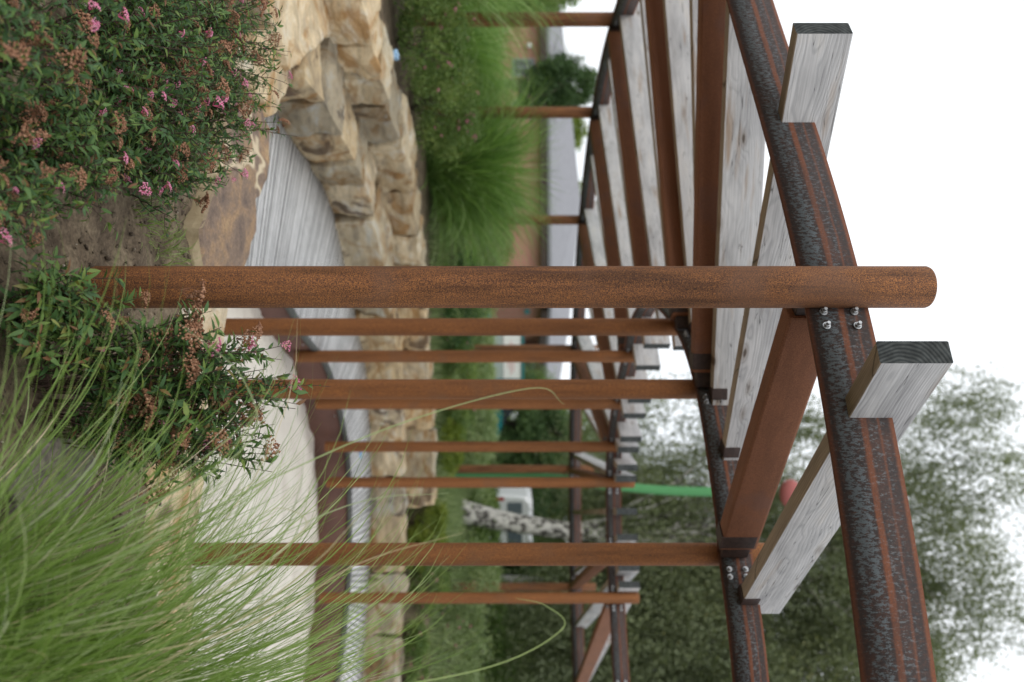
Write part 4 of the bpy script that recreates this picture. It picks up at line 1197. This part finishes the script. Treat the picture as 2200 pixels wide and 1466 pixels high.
tag(add('soil_crumbs', mesh_np('soil_crumbs', np.concatenate(V), np.concatenate(F), np.concatenate(Rr)), M['crumb']), 'loose brown crumbs and chips strewn over the soil', 'soil', kind='stuff')
M['dry'] = simple('dry_leaf', (0.42, 0.27, 0.14), 0.8)
for (x, y, lab, s) in [(-0.165, 2.42, 'curled tan dead leaf on the soil at the bottom, nearer the post', 0.05), (0.08, 2.42, 'curled tan dead leaf on the soil at the bottom, right of the other', 0.045), (-0.44, 2.62, 'small brown dead leaf on the bare soil', 0.03)]:
    V, F, _ = leaf_batch(np.array([[0, 0, 0.0]]), np.array([[0.8, 0.5, 0.2]]), np.array([[-0.2, 0, 0.98]]), np.array([s]), np.array([s * 0.6]), np.array([0.5]), 0.5)
    o = add('dead_leaf', mesh_np('dead_leaf', V, F), M['dry'], loc=(x, y, float(GZ[gyi(y), gxi(x)]) + 0.012)); tag(o, lab, 'leaf', 'dead leaves')
# blue litter
bm = bmesh.new(); bmesh.ops.create_icosphere(bm, subdivisions=3, radius=0.055)
for v in bm.verts: v.co *= 1 + mnoise.noise(v.co * 30) * 0.6; v.co.z *= 0.7
tag(add('crumpled_wrapper', bm_mesh('crumpled_wrapper', bm), simple('pale_blue_plastic', (0.30, 0.48, 0.68), 0.3), loc=(-2.88, 7.75, 0.47)), 'crumpled pale blue wrapper on the upper wall', 'litter')
bm = bmesh.new(); box_bm(bm, (0, 0, 0.006), (0.09, 0.06, 0.012), bevel=0.004)
tag(add('blue_scrap', bm_mesh('blue_scrap', bm), simple('bright_blue_plastic', (0.10, 0.38, 0.75), 0.4), loc=(1.52, 10.25, -0.374)), 'small bright blue scrap lying on the deck', 'litter')

# ------------------------------------------------------------------ trees
def tree(name, label, base, trunk_pts, trunk_r, limbs, crown, leafmat, barkmat, seed, strands=0, sl=1.2, leaf=0.07, n_leaf=60000, group=None, twig_r=0.01):
    """crown = list of (cx, cy, cz, rx, ry, rz) lobes relative to base"""
    rg = np.random.default_rng(seed)
    root = empty(name, base); tag(root, label, 'tree', group)
    A = Acc(); C = catmull(trunk_pts, 8); V, F = tube_pts(C, np.interp(np.linspace(0, 1, len(C)), np.linspace(0, 1, len(trunk_r)), trunk_r), 14); A.add(V, F)
    ends = []
    for i in range(limbs):
        lb = crown[rg.integers(0, len(crown))]
        e = np.array(lb[:3]) + unit(rg.normal(0, 1, 3)) * np.array(lb[3:]) * rg.uniform(0.3, 0.9)
        k = rg.integers(int(len(C) * 0.3), len(C)); s = C[k]
        if e[2] < s[2]: e[2] = s[2] + 0.4
        t = np.linspace(0, 1, 10)[:, None]; mid = (s + e) / 2 + np.array([0, 0, np.linalg.norm(e - s) * 0.18])
        Q = (1 - t) ** 2 * s + 2 * t * (1 - t) * mid + t * t * e; Q[1:-1] += rg.normal(0, 0.05, (8, 3))
        r0 = max(trunk_r[-1], 0.055 if strands else 0.0) * rg.uniform(0.6, 1.3)
        V, F = tube_pts(Q, np.linspace(r0, twig_r, 10), 7); A.add(V, F); ends.append(Q)
        for _ in range(3):
            kk = rg.integers(3, 9); e2 = Q[kk] + unit(rg.normal(0, 1, 3) + np.array([0, 0, 0.2])) * rg.uniform(0.5, 1.4)
            V, F = tube_pts(np.linspace(Q[kk], e2, 5) + rg.normal(0, 0.03, (5, 3)), np.linspace(r0 * 0.35, 0.006, 5), 5); A.add(V, F); ends.append(np.linspace(Q[kk], e2, 5))
    add('trunk', A.mesh('trunk', True), M[barkmat], root)
    vols = np.array([c[3] * c[4] * c[5] for c in crown]) ** 0.8; vols /= vols.sum()
    if strands:
        per = max(4, n_leaf // strands); SP = []; SR = []
        ci = rg.choice(len(crown), strands, p=vols)
        cl = 42
        for s in range(strands):
            lb = np.array(crown[ci[s]]);
            if s % cl == 0: anchor = unit(rg.normal(0, 1, 3)) * rg.uniform(0.2, 1.0) ** 0.5; anchor_c = ci[s]; tone = rg.random()
            lb = np.array(crown[anchor_c])
            p = lb[:3] + anchor * lb[3:] + rg.normal(0, 1, 3) * np.array([0.36, 0.36, 0.22])
            L = sl * rg.uniform(0.5, 1.3); t = rg.random(per)
            d = np.array([rg.normal(0, 0.25), rg.normal(0, 0.25), 0])
            q = p + np.outer(t, d) * L + np.stack([np.zeros(per), np.zeros(per), -L * t ** 1.2], 1) + rg.normal(0, 0.045, (per, 3))
            SP.append(q); SR.append(np.clip(tone * 0.6 + rg.random(per) * 0.4, 0, 1))
        P = np.concatenate(SP); rnd = np.concatenate(SR)
    else:
        Ps = []; Rs = []
        for c, w in zip(crown, vols):
            P, k, cr = blob_leaves(rg, int(n_leaf * w), c[:3], c[3], c[4], c[5], leaf, 0.45, 70, 0.26); Ps.append(P); Rs.append(np.clip(cr * 0.6 + rg.random(len(P)) * 0.4, 0, 1))
        P = np.concatenate(Ps); rnd = np.concatenate(Rs)
    P[:, 2] = np.maximum(P[:, 2], 0.15)
    V, F, Rr = quads(rg, P, leaf, rnd, 0.5 if strands else 0)
    add('crown', mesh_np('crown', V, F, Rr), M[leafmat], root)
    return root
tree('birch_tree', 'weeping birch with thick black and white trunk behind the pergola', (4.4, 19.5, 0.35),
     [(-0.1, 0, -0.1), (0.15, 0, 1.0), (0.32, 0, 2.0), (0.5, 0, 3.4), (0.75, 0, 5.0), (0.9, 0.2, 8.0), (1.0, 0.3, 11.5)], [0.30, 0.25, 0.23, 0.20, 0.17, 0.12, 0.05], 26,
     [(-1.4, 0.6, 5.2, 1.9, 1.5, 1.4), (-1.2, 0.5, 7.9, 2.0, 1.6, 1.9), (-1.3, 0.5, 10.8, 2.3, 1.6, 2.3), (1.2, 0.3, 5.8, 2.7, 1.8, 1.8), (1.5, 0.3, 9.0, 3.0, 2.0, 2.4), (1.8, 0.5, 12.6, 3.6, 2.4, 2.2), (-0.9, 0.5, 13.8, 2.4, 1.8, 1.9), (3.8, 0, 5.0, 2.4, 2.0, 2.2)], 'birch_leaf', 'birch', 61, 9500, 1.6, 0.07, 240000, 'birches')
tree('birch_tree', 'second birch with slim dark trunk right of the first', (6.7, 21.5, 0.35),
     [(0, 0, -0.1), (0.05, 0, 2.0), (0.3, 0, 5.0), (0.5, 0.2, 9.0), (0.4, 0.3, 12)], [0.17, 0.15, 0.12, 0.09, 0.04], 20,
     [(0.0, 0, 4.6, 3.0, 2.0, 2.2), (1.6, 0, 7.5, 3.2, 2.0, 2.4), (0.5, 0, 11.0, 3.2, 2.0, 2.4)], 'birch_leaf', 'birch', 62, 6200, 1.6, 0.085, 150000, 'birches')
tree('birch_tree', 'third birch filling the right edge with hanging foliage', (9.3, 18.5, 0.35),
     [(0, 0, -0.1), (-0.1, 0, 2.0), (-0.3, 0, 5.0), (-0.5, 0.2, 9.0)], [0.2, 0.17, 0.13, 0.07], 18,
     [(-1.2, 0, 3.8, 2.6, 2.0, 2.2), (-1.0, 0, 6.6, 2.6, 2.0, 2.2), (-0.8, 0, 10.0, 3.0, 2.0, 2.0)], 'birch_leaf', 'birch', 63, 5600, 1.6, 0.080, 140000, 'birches')
# dense trees behind
for i, (x, y, r, h, mat, lab, nl) in enumerate([
        (3.2, 30.0, 2.2, 3.6, 'dark_leaf', 'dark green tree right of the brick building, over the teal car', 26000),
        (6.6, 31.0, 2.6, 4.6, 'dark_leaf', 'dark green tree behind the white van', 30000),
        (10.5, 30.0, 2.8, 5.6, 'dark_leaf', 'dark green tree behind the slim birch', 34000),
        (14.5, 31.0, 3.2, 6.2, 'dark_leaf', 'dark green tree at the far right', 34000),
        (12.2, 25.0, 2.4, 4.6, 'mid_leaf', 'mid green tree between the birches at right', 26000),
        (9.0, 36.0, 3.4, 9.5, 'mid_leaf', 'tall mid green tree rising behind the birches', 36000),
        (8.0, 33.0, 3.6, 13.0, 'birch_leaf', 'very tall pale tree far behind the first birch', 40000),
        (14.0, 34.0, 4.0, 13.5, 'birch_leaf', 'very tall pale tree far behind the third birch', 42000),
        (4.5, 38.0, 3.0, 6.2, 'mid_leaf', 'mid green tree just beyond the gable end', 26000)]):
    tree('broadleaf_tree', lab, (x, y, 0.35), [(0, 0, -0.1), (0.1, 0, h * 0.35), (0, 0, h * 0.8)], [0.25, 0.2, 0.1], 8,
         [(0, 0, h * 0.36, r, r * 0.8, h * 0.36), (r * 0.25, 0, h * 0.7, r * 0.8, r * 0.7, h * 0.3)], mat, 'bark', 80 + i, 0, 1, 0.10, int(nl * 1.9), 'trees behind the birches')
tree('round_tree', 'dark round crowned tree in front of the brick building at left', (-6.9, 20.5, 0.35), [(0, 0, -0.1), (0, 0, 0.8), (0.1, 0, 2.2)], [0.12, 0.1, 0.06], 9,
     [(0.0, 0, 2.65, 0.70, 0.7, 0.85), (0.25, 0, 2.1, 0.6, 0.6, 0.6)], 'dark_leaf', 'bark', 91, 0, 1, 0.07, 26000)
for i, (x, y, h, mat, lab) in enumerate([(-13.6, 29.0, 3.9, 'mid_leaf', 'green tree at the left edge rising over the low roof'), (-13.8, 50.0, 6.2, 'yellow_leaf', 'yellow green tree peeking over the left end of the roof'),
                                         (-9.6, 52.0, 6.4, 'yellow_leaf', 'yellow green tree behind the roof, right of the left one'), (-11.6, 70.0, 8.2, 'dark_leaf', 'small dark far tree beyond the roof ridge')]):
    r = h * 0.36
    tree('broadleaf_tree', lab, (x, y, 0.35), [(0, 0, -0.1), (0.1, 0, h * 0.35), (0, 0, h * 0.8)], [0.25, 0.2, 0.1], 6, [(0, 0, h * 0.45, r, r * 0.8, h * 0.36), (0, 0, h * 0.74, r * 0.7, r * 0.6, h * 0.24)], mat, 'bark', 95 + i, 0, 1, 0.16, 20000, 'trees round the building')

# ------------------------------------------------------------------ brick building
bld = empty('brick_building', (-5.0, 42.0, 0.35))
tag(bld, 'low red brick building with wide grey tiled roof beyond the garden', 'building')
BO = Vector(bld.location)
def brick_mat():
    m, nt, b, out = new_mat('red_brick')
    tc = nt.nodes.new('ShaderNodeTexCoord'); br = nt.nodes.new('ShaderNodeTexBrick')
    sp = nt.nodes.new('ShaderNodeSeparateXYZ'); cb = nt.nodes.new('ShaderNodeCombineXYZ')
    nt.links.new(tc.outputs['Object'], sp.inputs[0]); nt.links.new(math_n(nt, 'ADD', sp.outputs['X'], sp.outputs['Y']), cb.inputs[0]); nt.links.new(sp.outputs['Z'], cb.inputs[1])
    br.inputs['Scale'].default_value = 1.0; br.inputs['Brick Width'].default_value = 0.25; br.inputs['Row Height'].default_value = 0.083; br.inputs['Mortar Size'].default_value = 0.006
    br.inputs['Color1'].default_value = (0.50, 0.22, 0.165, 1); br.inputs['Color2'].default_value = (0.44, 0.19, 0.145, 1); br.inputs['Mortar'].default_value = (0.30, 0.25, 0.21, 1)
    nt.links.new(cb.outputs[0], br.inputs['Vector']); nt.links.new(br.outputs['Color'], b.inputs['Base Color']); b.inputs['Roughness'].default_value = 0.9
    return m
def roof_mat():
    m, nt, b, out = new_mat('grey_roof_tiles')
    tc = nt.nodes.new('ShaderNodeTexCoord'); br = nt.nodes.new('ShaderNodeTexBrick')
    sp = nt.nodes.new('ShaderNodeSeparateXYZ'); cb = nt.nodes.new('ShaderNodeCombineXYZ')
    nt.links.new(tc.outputs['Object'], sp.inputs[0]); nt.links.new(sp.outputs['X'], cb.inputs[0]); nt.links.new(math_n(nt, 'MULTIPLY', sp.outputs['Z'], 3.0), cb.inputs[1])
    br.inputs['Scale'].default_value = 1.0; br.inputs['Brick Width'].default_value = 0.33; br.inputs['Row Height'].default_value = 0.30; br.inputs['Mortar Size'].default_value = 0.02
    br.inputs['Color1'].default_value = (0.22, 0.22, 0.235, 1); br.inputs['Color2'].default_value = (0.19, 0.19, 0.205, 1); br.inputs['Mortar'].default_value = (0.20, 0.20, 0.22, 1)
    nt.links.new(cb.outputs[0], br.inputs['Vector']); nt.links.new(br.outputs['Color'], b.inputs['Base Color']); b.inputs['Roughness'].default_value = 0.6
    return m
def poly_obj(name, V, F, mat, parent, off):
    me = bpy.data.meshes.new(name); me.from_pydata([tuple(Vector(v) - off) for v in V], [], F); me.update()
    o = add(name, me, mat, parent); return o
ez = 3.62
E0, E1, E2 = (-24.0, 41.3), (-1.7, 38.2), (5.2, 48.2)
w0 = (E0[0], E0[1] + 0.5); w1 = (E1[0] - 0.1, E1[1] + 0.6); w2 = (E2[0] - 0.75, E2[1] + 0.1)
back0, back2 = (-24.0, 52.0), (0.0, 54.0)
V = [(*w0, 0.2), (*w1, 0.2), (*w2, 0.2), (*back2, 0.2), (*back0, 0.2)]; V += [(v[0], v[1], ez + 0.1) for v in V]
poly_obj('wall', V, [(0, 1, 6, 5), (1, 2, 7, 6), (2, 3, 8, 7), (3, 4, 9, 8), (4, 0, 5, 9)], brick_mat(), bld, BO)
th = 0.16
Rg = [(-24.0, 46.0, 4.05), (-8.1, 44.0, 5.58), (-0.9, 45.0, 4.98), (3.9, 50.5, 4.6)]
V = [(*E0, ez), (*E1, ez), (*E2, ez), *Rg, (-24, 53, ez), (-3.0, 53, ez), (0.5, 55, ez)]
F = [(0, 1, 4, 3), (1, 5, 4), (1, 2, 6, 5), (3, 4, 8, 7), (4, 5, 8), (5, 6, 9, 8), (2, 9, 6)]
V2 = V + [(v[0], v[1], v[2] - th) for v in V]; F2 = F + [tuple(i + len(V) for i in f[::-1]) for f in F]
for a, b_ in ((0, 1), (1, 2), (2, 9), (9, 8), (8, 7), (7, 3), (3, 0)): F2.append((a, a + len(V), b_ + len(V), b_))
poly_obj('roof', V2, F2, roof_mat(), bld, BO)
M['fascia'] = simple('dark_brown_fascia', (0.05, 0.03, 0.022), 0.7)
for a, b_ in ((w0, w1), (w1, w2)):
    a = np.array(a); b_ = np.array(b_); L = np.linalg.norm(b_ - a); ang = math.atan2(*(b_ - a)[::-1]); m_ = (a + b_) / 2
    n = np.array([(b_ - a)[1], -(b_ - a)[0]]) / L
    bm = bmesh.new(); c = m_ + n * 0.25; box_bm(bm, (c[0] - BO.x, c[1] - BO.y, ez - 0.33 - BO.z), (L, 0.5, 0.34), ang)
    add('soffit', bm_mesh('soffit', bm), M['fascia'], bld)
M['pane'] = simple('dark_window_glass', (0.02, 0.025, 0.03), 0.08, 0, 0, spec=0.8)
M['white_frame'] = simple('grey_window_frame', (0.30, 0.33, 0.36), 0.5)
def window(x, zc, w, h):
    t = (x - w0[0]) / (w1[0] - w0[0]); y = w0[1] + (w1[1] - w0[1]) * t
    ang = math.atan2(w1[1] - w0[1], w1[0] - w0[0])
    bm = bmesh.new()
    for (dx, dz, sx_, sz_) in ((0, h / 2, w + 0.1, 0.08), (0, -h / 2, w + 0.1, 0.08), (-w / 2, 0, 0.08, h), (w / 2, 0, 0.08, h), (0, 0, 0.05, h)):
        box_bm(bm, (dx, 0, dz), (sx_, 0.10, sz_))
    f = add('window', bm_mesh('window', bm), M['white_frame'], bld); f.location = Vector((x, y - 0.03, zc)) - BO; f.rotation_euler = (0, 0, ang)
    bm = bmesh.new(); box_bm(bm, (0, 0.0, 0), (w - 0.04, 0.04, h - 0.04)); add('pane', bm_mesh('pane', bm), M['pane'], f)
for x in (-14.4, -12.1): window(x, 2.25, 0.9, 1.1)
bm = bmesh.new(); bmesh.ops.create_uvsphere(bm, u_segments=16, v_segments=10, radius=0.14)
o = add('wall_lamp', bm_mesh('wall_lamp', bm, True), simple('white_lamp_globe', (0.85, 0.85, 0.85), 0.4), bld); o.location = Vector((-15.55, 40.4, 2.55)) - BO
bm = bmesh.new(); cyl_bm(bm, (0, 0, 0), 0.16, 0.05, 20, mat=Matrix.Rotation(R(90), 4, 'X'))
o = add('wall_vent', bm_mesh('wall_vent', bm), simple('dark_teal_disc', (0.03, 0.13, 0.13), 0.6), bld); o.location = Vector((-1.49, 38.95, 2.42)) - BO
bm = bmesh.new(); box_bm(bm, (0, 0, 0), (2.6, 0.08, 2.2), math.atan2(w2[1] - w1[1], w2[0] - w1[0]))
o = add('door', bm_mesh('door', bm), simple('dark_opening', (0.015, 0.012, 0.012), 0.6), bld); o.location = Vector((0.9, 42.25, 1.9)) - BO

# ------------------------------------------------------------------ notice board
nbd = empty('notice_board', (0.5, 25.0, 0.38)); tag(nbd, 'white notice board in a teal frame standing before the brick building', 'sign')
M['teal'] = simple('teal_paint', (0.01, 0.16, 0.17), 0.45)
bm = bmesh.new()
box_bm(bm, (0, 0, 1.62), (1.62, 0.10, 0.09)); 
for s in (-0.78, 0.78): box_bm(bm, (s, 0, 0.80), (0.07, 0.09, 1.6))
add('frame', bm_mesh('frame', bm), M['teal'], nbd)
bm = bmesh.new(); box_bm(bm, (0, 0, 1.27), (1.44, 0.04, 0.56)); add('panel', bm_mesh('panel', bm), simple('white_panel', (0.80, 0.80, 0.78), 0.5), nbd)
bm = bmesh.new(); box_bm(bm, (0, 0, 0.78), (1.44, 0.04, 0.38)); add('lower_panel', bm_mesh('lower_panel', bm), simple('grey_green_panel', (0.36, 0.42, 0.40), 0.6), nbd)
bm = bmesh.new()
for dz, ln in ((0.08, 0.9), (0.0, 1.1), (-0.09, 0.7)): box_bm(bm, (0.05, -0.024, 1.24 + dz), (ln, 0.006, 0.025), 0)
add('print_line', bm_mesh('print_line', bm), simple('faded_red_print', (0.62, 0.25, 0.25), 0.6), nbd)
# pale cabinet
cab = empty('utility_cabinet', (-0.95, 22.5, 0.38)); tag(cab, 'pale utility cabinet with teal lid seen right beside the thick post', 'cabinet')
bm = bmesh.new(); box_bm(bm, (0, 0, 0.27), (0.9, 0.5, 0.56), bevel=0.02); add('body', bm_mesh('body', bm), simple('pale_cabinet', (0.62, 0.64, 0.60), 0.5, 0, 0.1, 6), cab)
bm = bmesh.new(); box_bm(bm, (0, 0, 0.59), (0.96, 0.56, 0.07), bevel=0.01); add('lid', bm_mesh('lid', bm), M['teal'], cab)
bm = bmesh.new(); box_bm(bm, (0, -0.255, 0.27), (0.78, 0.012, 0.44), bevel=0.003); add('door', bm_mesh('door', bm), simple('pale_cabinet_door', (0.66, 0.68, 0.64), 0.5), cab)

# ------------------------------------------------------------------ vehicles
def loft(secs):
    bm = bmesh.new(); rings = [[bm.verts.new(v) for v in s] for s in secs]
    for a, c in zip(rings[:-1], rings[1:]):
        for i in range(len(a)):
            j = (i + 1) % len(a); bm.faces.new((a[i], a[j], c[j], c[i]))
    bm.faces.new(rings[0][::-1]); bm.faces.new(rings[-1]); bmesh.ops.recalc_face_normals(bm, faces=bm.faces)
    return bm
def wheel(parent, x, y, z, r=0.31):
    bm = bmesh.new(); cyl_bm(bm, (0, 0, 0), r, 0.2, 28, mat=Matrix.Rotation(R(90), 4, 'X')); bmesh.ops.bevel(bm, geom=[e for e in bm.edges if e.is_manifold and e.calc_face_angle(0) > 1.0], offset=0.03, segments=2, affect='EDGES')
    o = add('wheel', bm_mesh('wheel', bm), simple('tyre_rubber', (0.02, 0.02, 0.02), 0.8), parent, (x, y, z))
    bm = bmesh.new(); cyl_bm(bm, (0, 0, 0), r * 0.6, 0.215, 20, mat=Matrix.Rotation(R(90), 4, 'X')); add('rim', bm_mesh('rim', bm), simple('alloy_rim', (0.45, 0.46, 0.47), 0.3, 0.9), o)
car = empty('parked_car', (1.55, 29.0, 0.36)); tag(car, 'teal parked car with dark windows behind the garden posts', 'car')
prof = [(-2.05, 0.25), (-2.08, 0.62), (-1.85, 0.85), (-1.1, 0.93), (1.5, 0.95), (1.98, 0.82), (2.05, 0.55), (2.02, 0.25)]
secs = [[(x * k, y, z) for x, z in prof] for y, k in ((-0.85, 0.97), (-0.78, 1.0), (0.78, 1.0), (0.85, 0.97))]
add('body', bm_mesh('body', loft(secs)), simple('teal_car_paint', (0.005, 0.15, 0.16), 0.25), car)
cab_p = [(-1.05, 0.93), (-0.35, 1.42), (0.9, 1.44), (1.55, 0.95)]
add('window', bm_mesh('window', loft([[(x, y * (1 - 0.15 * (z > 1)), z) for x, z in cab_p] for y in (-0.76, 0.76)])), M['pane'], car)
bm = bmesh.new(); box_bm(bm, (0.28, 0, 1.45), (1.3, 1.15, 0.05), bevel=0.02); add('roof', bm_mesh('roof', bm), simple('dark_roof_paint', (0.02, 0.03, 0.03), 0.3), car)
for sx_ in (-1.3, 1.3):
    for sy_ in (-0.78, 0.78): wheel(car, sx_, sy_, 0.31)
for sy_ in (-0.6, 0.6):
    bm = bmesh.new(); box_bm(bm, (2.02, sy_, 0.68), (0.06, 0.3, 0.12), bevel=0.01); add('headlight', bm_mesh('headlight', bm), simple('headlight_glass', (0.7, 0.7, 0.7), 0.15), car)
van = empty('white_van', (6.15, 28.0, 0.36)); tag(van, 'white van parked behind the birch trunk, its rear window towards the garden', 'van')
vs = []
for y, k, tp in ((-2.3, 0.94, 1.85), (-2.2, 1.0, 1.98), (1.4, 1.0, 1.98), (2.4, 0.96, 1.1)):
    vs.append([(-0.95 * k, y, 0.3), (-1.0 * k, y, 0.9), (-0.93 * k, y, tp - 0.18), (-0.72 * k, y, tp), (0.72 * k, y, tp), (0.93 * k, y, tp - 0.18), (1.0 * k, y, 0.9), (0.95 * k, y, 0.3)])
add('body', bm_mesh('body', loft(vs)), simple('white_van_paint', (0.78, 0.79, 0.80), 0.3), van)
bm = bmesh.new(); box_bm(bm, (0, -2.305, 1.38), (1.5, 0.02, 0.50), bevel=0.008); add('rear_window', bm_mesh('rear_window', bm), simple('grey_van_glass', (0.12, 0.15, 0.17), 0.15), van)
for s in (-0.86, 0.86):
    bm = bmesh.new(); box_bm(bm, (s, -2.31, 0.85), (0.11, 0.03, 0.35), bevel=0.008); add('tail_light', bm_mesh('tail_light', bm), simple('red_lamp_lens', (0.4, 0.02, 0.02), 0.2), van)
bm = bmesh.new(); box_bm(bm, (0, -2.33, 0.4), (1.9, 0.1, 0.2), bevel=0.02); add('bumper', bm_mesh('bumper', bm), simple('dark_bumper', (0.03, 0.03, 0.03), 0.6), van)
for sy_ in (-1.5, 1.5):
    for sx_ in (-0.93, 0.93):
        bm = bmesh.new(); cyl_bm(bm, (0, 0, 0), 0.32, 0.2, 24, mat=Matrix.Rotation(R(90), 4, 'Y')); add('wheel', bm_mesh('wheel', bm), simple('van_tyre', (0.02, 0.02, 0.02), 0.8), van, (sx_, sy_, 0.32))

# ------------------------------------------------------------------ play mast and grey mast
pm = empty('play_mast', (2.74, 15.9, 0.36)); tag(pm, 'tall bent green playground pole ending in a red head among the birches', 'play equipment')
C = catmull([(0, 0, -0.1), (0.0, 0, 0.8), (0.06, 0, 1.8), (0.19, 0, 2.8), (0.30, 0, 3.8), (0.36, 0, 4.6), (0.38, 0, 5.4), (0.38, 0, 6.5)], 8)
V, F = tube_pts(C, np.linspace(0.085, 0.10, len(C)), 16)
add('pole', mesh_np('pole', V, F, smooth=True), simple('bright_green_paint', (0.08, 0.27, 0.10), 0.85), pm)
bm = bmesh.new(); bmesh.ops.create_uvsphere(bm, u_segments=24, v_segments=16, radius=0.30, matrix=Matrix.Diagonal((1.0, 0.5, 0.75, 1)))
o = add('head', bm_mesh('head', bm, True), simple('faded_red_paint', (0.36, 0.11, 0.10), 0.8), pm); o.location = (0.42, 0, 7.05)
mast = empty('grey_mast', (-8.4, 20.0, 0.36)); tag(mast, 'slender grey metal mast beside the first far post at left', 'mast')
bm = bmesh.new(); cyl_bm(bm, (0, 0, 1.45), 0.045, 3.1, 16); add('pole', bm_mesh('pole', bm, True), simple('galvanised_mast', (0.38, 0.43, 0.45), 0.4, 0.5), mast)
bm = bmesh.new(); cyl_bm(bm, (0, 0, 3.35), 0.018, 0.8, 10); add('tip', bm_mesh('tip', bm, True), simple('galvanised_tip', (0.38, 0.42, 0.44), 0.4, 0.5), mast)
print('done objects', len(bpy.data.objects))
